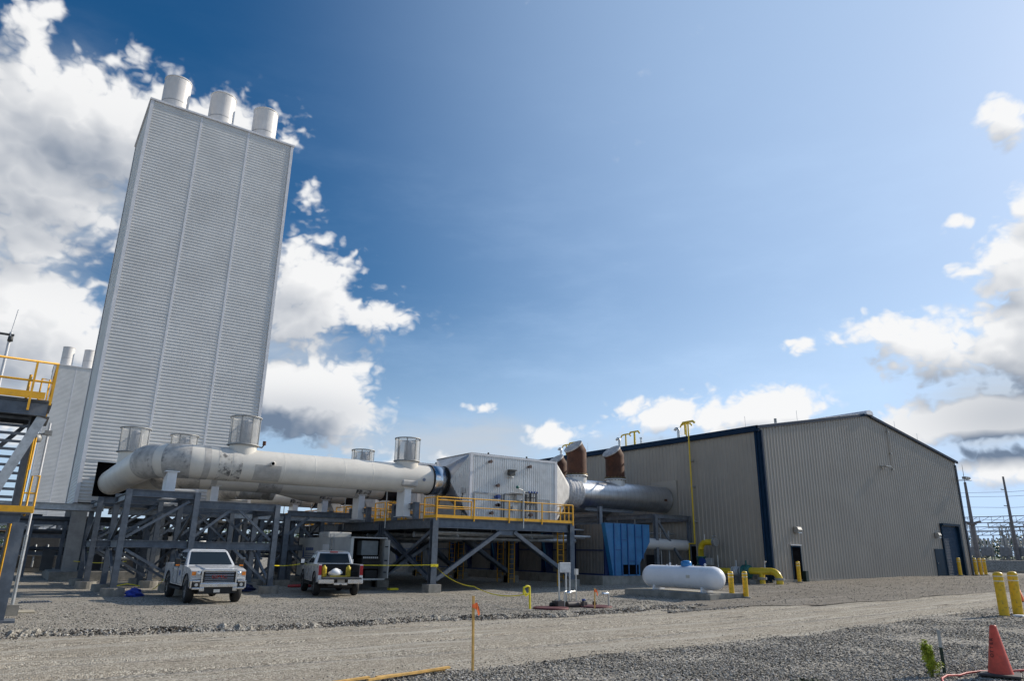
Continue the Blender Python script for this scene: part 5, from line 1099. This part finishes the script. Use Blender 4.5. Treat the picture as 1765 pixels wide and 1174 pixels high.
for y in (22.0, 24.9):
    mb = MB(); mb.prism([(25.82, y-.05, g+.272), (26.58, y-.05, g+.272), (26.52, y-.05, zc-.36), (26.3, y-.05, zc-.5), (26.1, y-.05, zc-.5), (25.88, y-.05, zc-.36)], (0, .1, 0)); mb.obj('saddle', tankw, pt_)

# ------------------------------------------------------------------ bollards
def bollard(x, y, h, r, label, group, lean=(0, 0), foot=True):
    z = gz(x); t = thing('bollard', (x, y, z), label, 'bollard', group); q = (x+lean[0], y+lean[1], z+h)
    mb = MB().cyl((x, y, z-.1), q, r, n=24); mb.lathe([(r, 0), (r*.9, r*.35), (r*.5, r*.55), (0, r*.6)], q, n=24); mb.obj('sleeve', boly, t)
    for f in (.83, .95):
        c = (x+lean[0]*f, y+lean[1]*f, z+h*f); MB().lathe([(r+.002, 0), (r+.006, .005), (r+.006, .025), (r+.002, .03)], c, n=24).obj('reflective_band', bolw, t)
    if foot: MB().lathe([(0, .12), (r*1.9, .12), (r*2.0, .08), (r*2.0, -.1)], (x, y, z), n=20, sm=False).obj('footing', conc, t)
gt = 'bollards guarding the propane tank'; bollard(26.98, 21.25, 1.12, .115, 'yellow bollard touching the right end of the white tank', gt); bollard(27.5, 20.9, 1.12, .115, 'yellow bollard just right of the tank on a round footing', gt)
bollard(40.7, 26.9, 1.25, .115, 'yellow bollard beside the open dark doorway', 'bollards along the building end')
for k, (x, y) in enumerate(((62.2, 26.9), (64.9, 26.85), (66.0, 26.95), (67.7, 27.3))): bollard(x, y, 1.35, .13, ('yellow bollard in front of the roller door', 'yellow bollard at the right jamb of the roller door', 'middle yellow bollard by the far building corner', 'yellow bollard just past the far building corner')[k], 'bollards along the building end')
gr_ = 'bollards at the right road edge'; bollard(28.4, 11.1, 1.33, .155, 'tall yellow bollard at the road edge left of its twin', gr_, (.02, 0), False); bollard(29.25, 11.0, 1.33, .155, 'tall yellow bollard at the right edge of the photo', gr_, (.03, -.02), False)
for k, (x, y) in enumerate(((28.65, 10.75), (29.5, 10.65))): tag(MB().box(x-.28, y-.2, gz(x)-.02, x+.1, y+.1, gz(x)+.05).obj('stone_block', whiteb, loc=(x, y, gz(x)), bevel=.02), ('small white block at the foot of the left road bollard', 'small white block at the foot of the right road bollard')[k], 'block')

# ------------------------------------------------------------------ small site things
sk = thing('survey_stake', (7.19, 11.34, 0), 'tall wooden stake with orange ribbon at the road edge', 'stake')
MB().bar((7.19, 11.34, -.05), (7.16, 11.34, 1.24), .045, .03).obj('lath', wood, sk)
def ribbon(c, s=1):
    mb = MB(); x, y, z = c
    P_ = [(0, 0, 0), (.05, -.02, .03), (.09, -.03, -.06), (.12, -.02, -.17), (.08, -.025, -.2), (.05, -.03, -.10), (.0, -.02, -.07)]
    P_ = [(x+a*s, y+b*s, z+c_*s) for a, b, c_ in P_]; mb.prism(P_, (0, .008, 0)); mb.cb((x, y, z-.03*s), (.06*s, .045*s, .06*s)); return mb
ribbon((7.17, 11.325, 1.10)).obj('ribbon', orange, sk)
sk2 = thing('survey_stake', (18.93, 21.33, 0), 'short wooden stake with orange ribbon between the maroon covers', 'stake')
MB().bar((18.93, 21.33, -.05), (18.95, 21.33, .74), .04, .03).obj('lath', wood, sk2); ribbon((18.95, 21.31, .68), 1.1).obj('ribbon', orange, sk2)
# caution tape
def tape(pts, name, label, sag=0):
    mb = MB(); n = 24; V_ = []
    P_ = [Vector(p) for p in pts]
    for a, b_ in zip(P_[:-1], P_[1:]):
        for k in range(n):
            f = k/n; p = a+(b_-a)*f; p.z -= sag*4*f*(1-f); V_.append(p)
    V_.append(P_[-1])
    for k in range(len(V_)-1):
        a, b_ = V_[k], V_[k+1]; tw0, tw1 = math.sin(k*.5)*.4, math.sin((k+1)*.5)*.4
        o0 = Vector((-.02*math.sin(tw0), .0, .02*math.cos(tw0))); o1 = Vector((-.02*math.sin(tw1), 0, .02*math.cos(tw1))); mb.quad(a-o0, b_-o1, b_+o1, a+o0)
    return tag(mb.obj(name, tapey, loc=pts[0]), label, 'caution tape')
tape([(18.32, 32.8, 1.32), (7.25, 11.4, .98)] if False else [(18.32, 32.8, 1.32), (17.2, 27.2, .56), (16.62, 22.35, .55)], 'caution_tape', 'sagging yellow caution tape from the platform column to the yellow bracket', .22)
tape([(18.15, 32.85, 1.34), (13.0, 37.3, 1.3), (10.8, 35.0, 1.25)], 'caution_tape', 'level yellow caution tape behind the second truck', .05)
tape([(4.3, 34.9, .42), (4.7, 34.85, .5), (5.2, 34.9, .4)], 'caution_tape', 'loose yellow tape on the round concrete footing', .0)
tape([(6.6, 34.9, 1.5), (6.2, 34.8, .9), (5.7, 34.9, .25)], 'caution_tape', 'yellow tape hanging on the brace left of the front truck', .1)
tape([(3.9, 52.5, 1.1), (6.5, 50, 1.15)], 'caution_tape', 'yellow tape strung from the tall tower leg', .1)
mb = MB().box(18.1, 32.79, 1.25, 18.52, 32.825, 1.38); tag(mb.obj('tape_wrap', tapey, loc=(18.3, 32.8, 1.3)), 'yellow tape wrapped round the platform column', 'caution tape')
br = thing('bent_post', (16.61, 22.35, 0), 'short yellow post with hooked top standing in gravel', 'post')
MB().tube([(16.62, 22.35, -.05), (16.60, 22.35, .74)] + [(16.60-.10+.10*math.cos(a), 22.35, .74+.06*math.sin(a)) for a in np.linspace(.3, 2.6, 6)] + [(16.33, 22.35, .76), (16.32, 22.35, .5)], .04, 10).obj('pipe', tapey, br); mb = MB().bar((16.6, 22.33, .56), (16.38, 22.33, .46), .03, .07); mb.bar((16.34, 22.33, .66), (16.44, 22.33, .5), .03, .06); mb.obj('tape_end', tapey, br)
ip = thing('instrument_stand', (18.4, 22.3, 0), 'galvanised instrument stand of thin posts with a grey box', 'instrument stand')
mb = MB()
for x, z in ((17.98, 1.62), (18.33, 1.55), (18.52, 1.66), (18.84, 1.40)): mb.cyl((x, 22.3, -.02), (x, 22.3, z), .035 if x < 18.6 else .02, n=8)
mb.cyl((18.08, 22.1, 0), (18.08, 22.1, .62), .025, n=8); mb.cyl((18.05, 22.1, .6), (18.8, 22.3, .58), .02, n=6); mb.obj('post', galv, ip)
MB().box(17.95, 22.2, 1.28, 18.5, 22.27, 1.66).obj('junction_box', steell, ip, bevel=.01); MB().box(18.78, 22.22, 1.2, 18.9, 22.34, 1.42).obj('sensor_head', insul, ip)
mb = MB().cyl((18.35, 22.2, .5), (18.35, 22.2, .62), .1, n=12); mb.lathe([(0, .62), (.12, .6), (.13, .54)], (18.35, 22.2, 0), n=12); mb.cyl((18.45, 22.2, .1), (18.45, 22.2, .5), .07, n=10); mb.obj('meter', chrome, ip)
mb = MB().box(17.7, 22.0, 0, 18.0, 22.4, .26); mb.cyl((18.2, 22.1, .12), (18.8, 22.1, .12), .12, n=10); mb.box(18.85, 22.0, .0, 19.15, 22.4, .2); mb.cyl((18.85, 21.9, .0), (18.85, 21.9, .3), .05, n=8); mb.obj('valve_body', mat('valve_dark', (.06, .05, .05), .5), ip)
MB().lathe([(0, 0), (.08, 0), (.08, .06), (0, .06)], (18.88, 21.9, .26), n=10).obj('blue_handle', blueh, ip)
for k, (x, y) in enumerate(((17.35, 22.0), (19.45, 21.9))):
    c = thing('access_cover', (x, y, 0), ('round maroon access cover left of the instrument stand', 'round maroon access cover right of the instrument stand')[k], 'cover', 'maroon access covers')
    MB().lathe([(0, .07), (.66, .06), (.68, .03), (.68, -.05)], (x, y, 0), n=32, sm=False).obj('lid', maroon, c); MB().lathe([(0, .2), (.07, .19), (.09, .1), (.06, .06)], (x+.25, y+.3, 0), n=10).obj('knob', black, c)
pv = thing('vent_pipe', (19.85, 21.55, 0), 'small galvanised hooped pipe beside the right maroon cover', 'pipe')
MB().tube([(19.9, 21.6, -.02), (19.9, 21.6, .5), (19.87, 21.6, .54), (19.6, 21.6, .54), (19.57, 21.6, .48)], .03, 8).obj('hoop', galv, pv); MB().cyl((19.62, 21.6, .5), (19.85, 21.6, .5), .05, n=8).obj('collar', chrome, pv)
for k, (a, b_, w_) in enumerate((((5.35, 11.33, .04), (6.65, 11.42, .05), .09), ((5.1, 11.12, .05), (6.72, 11.36, .09), .07), ((4.6, 11.3, .03), (5.25, 11.4, .04), .08))):
    mb = MB().bar(a, b_, w_, .03); tag(mb.obj('wooden_plank', wood, loc=a), ('broad pine plank lying flat in the bottom gravel', 'narrow pine plank lying across the broad one', 'short pine plank at the left end of the pile')[k], 'plank', 'planks in the foreground gravel')
# traffic cone
cn = thing('traffic_cone', (15.08, 6.12, .02), 'faded orange traffic cone at the bottom right corner', 'cone')
MB().lathe([(.20, .05), (.19, .09), (.055, .84), (.045, .86), (.03, .86)], (15.08, 6.12, 0), n=40).obj('cone', conem, cn)
mb = MB(); c_, s_ = math.cos(.35), math.sin(.35); q = [(15.08+(a*c_-b*s_)*.31, 6.12+(a*s_+b*c_)*.31, .02) for a, b in ((-1, -1), (1, -1), (1, 1), (-1, 1))]; mb.prism(q, (0, 0, .04)); mb.obj('base', mat('cone_base', (.05, .045, .045), .7), cn, bevel=.01)
cam_dir = math.atan2(-6.12, -15.08)
for k, ch in enumerate('RETTO'):   # the word reads upward, so its last letter sits highest
    z = .62-.066*k; r = .20-(z-.09)*(.135/.75)+.004; a = cam_dir-R(34)
    n_ = Vector((math.cos(a), math.sin(a), .18)).normalized(); tx = Vector((-math.sin(a), math.cos(a), 0)); up_ = n_.cross(tx)
    # letters run down the flank, each turned on its side
    mtx = Matrix(((up_.x, -tx.x, n_.x, r*math.cos(a)), (up_.y, -tx.y, n_.y, r*math.sin(a)), (up_.z, -tx.z, n_.z, z-.02), (0, 0, 0, 1)))
    mtx = Matrix(((-up_.x, -tx.x, n_.x, r*math.cos(a)), (-up_.y, -tx.y, n_.y, r*math.sin(a)), (-up_.z, -tx.z, n_.z, z-.02), (0, 0, 0, 1))) if False else mtx
    text(ch, .085, mtx, black, cn, 'lettering', .001)
tp = thing('fence_post', (14.53, 6.83, 0), 'dark green steel stake with white top by the weed', 'stake')
mb = MB().bar((14.53, 6.83, -.05), (14.53, 6.83, .44), .055, .014, (1, .6, 0)); mb.bar((14.53, 6.83, -.05), (14.53, 6.83, .44), .014, .05, (1, .6, 0)); mb.obj('lower_shaft', mat('post_green', (.02, .045, .03), .6), tp)
mb = MB().bar((14.53, 6.83, .44), (14.53, 6.83, .74), .055, .014, (1, .6, 0)); mb.bar((14.53, 6.83, .44), (14.53, 6.83, .74), .014, .05, (1, .6, 0)); mb.obj('painted_top', insul, tp)
wd = thing('weed_plant', (13.95, 6.75, 0), 'bright green leafy weed growing in gravel near the cone', 'plant')
mb = MB(); ml = MB()
for k in range(13):
    a = random.uniform(0, 6.28); h = random.choice((.2, .26, .34, .55, .62, .52, .44)); dx, dy = random.uniform(-.17, .17), random.uniform(-.12, .12)
    if h > .42: dx = dx*.3-.10; dy *= .5
    if h < .3: dx = abs(dx)+.02
    p0 = Vector((13.95+dx*.6, 6.75+dy*.6, -.02)); p1 = p0+Vector((dx*.5, dy*.5, h)); mb.tube([p0, (p0+p1)/2+Vector((.02, 0, 0)), p1], [.008, .006, .003], 6)
    for q in range(int(75*h/.4)):
        f = .15+.85*random.random()**.5; c = p0+(p1-p0)*f; b = random.uniform(0, 6.28); L = random.uniform(.045, .10)*(1.15-.3*f); el = random.uniform(-.4, .7)
        d_ = Vector((math.cos(b)*math.cos(el), math.sin(b)*math.cos(el), math.sin(el))); sd2 = d_.cross(Vector((random.gauss(0, .4), random.gauss(0, .4), 1))).normalized()*L*.2
        tip = c+d_*L+Vector((0, 0, -L*.15)); m_ = c+d_*L*.5+Vector((0, 0, .01)); ml.add([c, m_-sd2, tip, m_+sd2], [(0, 1, 2, 3)])
mb.obj('stem', mat('weed_stem', (.16, .17, .04), .7), wd); ml.obj('foliage', leafy, wd)
mb = MB(); ml = None
cp = [(13.2, 6.25), (13.6, 6.45), (13.95, 6.52), (14.3, 6.48), (14.65, 6.5), (15.0, 6.42), (15.45, 6.3), (15.9, 6.05), (16.6, 5.7)]
tag(MB().tube([(x, y, .045+.012*math.sin(x*6)) for x, y in cp], .018, 8).obj('air_hose', redc, loc=(14.3, 6.5, 0)), 'red hose lying on gravel at the foot of the cone', 'hose')
mb = MB()
for k in range(60):
    x, y = 11.3+random.gauss(0, .14), 7.5+random.gauss(0, .07); b = random.uniform(0, 6.28); L = random.uniform(.03, .06)
    mb.add([(x, y, .03), (x+L*math.cos(b), y+L*math.sin(b), .05+random.uniform(0, .03)), (x+L*math.cos(b+.7), y+L*math.sin(b+.7), .045)], [(0, 1, 2)])
tag(mb.obj('ground_weed', mat('dark_weed', (.04, .06, .03), .8), loc=(11.3, 7.5, 0)), 'low dark weed patch in the foreground gravel', 'plant')
# second cone far right beyond the bollards
c2 = thing('traffic_cone', (35.5, 13.2, gz(35.5)), 'small distant orange cone cut by the right edge', 'cone')
MB().lathe([(.18, .03), (.03, .7), (0, .7)], (35.5, 13.2, gz(35.5)), n=20).obj('cone', orange, c2); MB().cb((35.5, 13.2, gz(35.5)+.015), (.4, .4, .03)).obj('base', black, c2)

# ------------------------------------------------------------------ far right: embankment, switchyard, poles, woods
mb = MB()
prof = [(0, .2), (2.2, 1.95), (40, 2.1)]
mb.add([(100+a, y, z) for y in (-40, 0, 30, 60, 160) for a, z in prof], [(j*3+k, j*3+k+1, (j+1)*3+k+1, (j+1)*3+k) for j in range(4) for k in range(2)])
tag(mb.obj('embankment', gravel), kind='structure')
cw = MB().box(88, 30, .5, 88.25, 62, .95); cw.box(88, 14, .5, 88.25, 29.8, .95); tag(cw.obj('low_wall', conc, loc=(88, 38, .7)), 'low pale concrete kerb wall beyond the far building corner', 'wall')
ZS = 2.0
def gantry(x, ya, yb, z, label, dz=.55, legs=3):
    t = thing('switchyard_gantry', (x, ya, ZS), label, 'gantry', 'switchyard gantries')
    mb = MB(); n = 9
    for zz in (z, z-dz):
        for xx in (x-.25, x+.25): mb.bar((xx, ya, zz), (xx, yb, zz), .09, .09)
    for k in range(n):
        y0 = ya+(yb-ya)*k/n; y1 = ya+(yb-ya)*(k+1)/n; mb.bar((x-.25, y0, z), (x-.25, y1, z-dz), .05, .05); mb.bar((x+.25, y0, z), (x+.25, y0, z-dz), .05, .05)
    mb.obj('lattice_beam', farm, t)
    for k in range(legs):
        y = ya+(yb-ya)*(k+.5)/legs; mb = MB()
        for q in (-.35, .35): mb.bar((x+q*1.4, y+q, ZS), (x+q*.6, y+q*.5, z-dz), .11, .11)
        for zz in np.arange(ZS+.6, z-dz, 1.0): mb.bar((x-.4, y-.3, zz), (x+.4, y+.3, zz+.6), .05, .05)
        mb.obj('leg', farm, t); MB().box(x-.7, y-.7, ZS-.2, x+.7, y+.7, ZS+.15).obj('footing', conc, t)
    for k in range(5):
        y = ya+(yb-ya)*(k+.5)/5; MB().lathe([(.05, 0), (.13, -.08), (.06, -.16), (.13, -.24), (.06, -.32), (.13, -.4), (.06, -.48), (.05, -.9)], (x, y, z-dz), n=8).obj('insulator', insul, t)
    return t
gantry(124, 38, 53, 8.4, 'tallest grey switchyard gantry at the right edge', .9, 3)
gantry(116, 42, 52, 5.9, 'lower grey switchyard gantry next to the building corner', .5, 3)
gantry(118, 33, 45, 6.6, 'middle grey switchyard gantry near the utility pole', .5, 3)
gantry(132, 40, 60, 7.2, 'rearmost grey switchyard gantry against the trees', .6, 3)
gantry(128, 36, 50, 7.6, 'second tallest grey gantry behind the utility pole', .7, 3)
gantry(114, 37, 42, 4.9, 'small low grey gantry at the right edge of the switchyard', .4, 2)
for k in range(14):
    x, y, h_ = 112+random.uniform(0, 16), 38.5+.85*k+random.uniform(-.3, .3), random.uniform(4.2, 6.8)
    t = thing('switch_post', (x, y, ZS), 'slim grey switch post with insulator among the switchyard gantries', 'switch post', 'slim switchyard posts')
    MB().cyl((x, y, ZS), (x, y, h_), .11, .08, n=8).obj('shaft', farm, t); MB().lathe([(.05, 0), (.14, .1), (.06, .2), (.14, .3), (.06, .4), (.14, .5), (.05, .6)], (x, y, h_), n=8).obj('insulator', insul, t); MB().bar((x-.2, y-.7, h_+.62), (x+.2, y+.7, h_+.62), .07, .07).obj('arm', farm, t)
for k, (x, y) in enumerate(((112, 46.5), (112.5, 44.6), (113, 42.6), (113, 40.6))):
    t = thing('breaker', (x, y, ZS), ('grey circuit breaker nearest the building corner', 'second grey circuit breaker from the building corner', 'third grey circuit breaker from the building corner', 'rightmost grey circuit breaker in the switchyard')[k], 'breaker', 'switchyard breakers')
    MB().box(x-.5, y-.6, ZS+.5, x+.5, y+.6, ZS+1.7).obj('cabinet', farm, t, bevel=.05)
    mb = MB(); [mb.box(x+a-.06, y+b-.06, ZS, x+a+.06, y+b+.06, ZS+.5) for a in (-.4, .4) for b in (-.5, .5)]; mb.obj('stand', farm, t)
    for q in (-.45, 0, .45):
        for s_ in (-.25, .25): MB().tube([(x+s_, y+q, ZS+1.7), (x+s_*2.4, y+q*1.2, ZS+2.9)], .09, 8).obj('bushing', insul, t)
def pole(x, y, z0, z1, r0, r1, label, m, lamp=False):
    t = thing('utility_pole' if not lamp else 'lightning_mast', (x, y, z0), label, 'pole')
    MB().cyl((x, y, z0-.3), (x, y, z1), r0, r1, n=12).obj('shaft', m, t)
    if lamp:
        MB().cyl((x, y, z1), (x, y, z1+2.4), .05, .02, n=6).obj('spike', m, t)
        hd = MB().cyl((x, y, 6.55), (x, y, 6.8), .55, n=12).obj('lamp_ring', m, t); mb = MB(); [mb.bar((x, y, 6.7), (x+a, y+b, 7.0), .14, .3) for a, b in ((-.5, .95), (.5, -.95), (.9, .5))]; mb.obj('lamp_head', m, hd)
    else:
        mb = MB(); [mb.cyl((x-.1, y+.15, z), (x-.15, y+.5, z+.1), .06, n=8) for z in (z1-1.8, z1-4.0, z1-6.2)]; mb.obj('insulator', farm, t)
    return t
pole(108, 44.2, ZS, 12.3, .32, .16, 'tall grey lightning mast with lamps right of the building', poleg, True)
pole(112, 40.9, ZS, 13.1, .27, .12, 'dark tapered utility pole at the right edge', poleg)
for k, z in enumerate((11.0, 8.9, 7.2, 10.4)):
    a = (150, 95, z+6), (112, 40.8, z), (95, 6, z+.5)
    mb = MB().tube([a[0], ((a[0][0]+a[1][0])/2, (a[0][1]+a[1][1])/2, z+2.2), a[1], ((a[1][0]+a[2][0])/2, (a[1][1]+a[2][1])/2, z-.5), a[2]], .022, 4); tag(mb.obj('power_line', poleg, loc=a[1]), ('topmost power line passing the utility pole', 'third power line down passing the utility pole', 'lowest power line passing the utility pole', 'second power line down passing the utility pole')[k], 'power line')
def woods(name, cs, m, n, leaf):
    mb = MB()
    for _ in range(n):
        cx, cy, cz, rx_, ry_, rz_ = random.choice(cs); d_ = Vector((random.gauss(0, 1), random.gauss(0, 1), random.gauss(0, 1))).normalized()*random.uniform(.55, 1)**.5
        p = Vector((cx+d_.x*rx_, cy+d_.y*ry_, max(cz+d_.z*rz_, .3))); u = Vector((random.gauss(0, 1), random.gauss(0, 1), random.gauss(0, 1))).normalized()*leaf*random.uniform(.6, 1.4); v = u.orthogonal().normalized()*leaf*.7
        mb.add([p-u, p-v, p+u, p+v], [(0, 1, 2, 3)])
    return tag(mb.obj(name, m), kind='stuff')
cs = [(185+random.uniform(-10, 20), 30+9*k+random.uniform(-3, 3), 3.2+random.uniform(0, 1.2), 8, 7, random.uniform(2.5, 4.2)) for k in range(-6, 11)]
woods('far_woods', cs, woodm, 20000, .3)
cs = [(-110+13*k+random.uniform(-4, 4), 240+random.uniform(-15, 25), 3+random.uniform(0, 2), 9, 8, random.uniform(3, 6)) for k in range(16)]
woods('distant_woods', cs, woodm, 22000, .38)
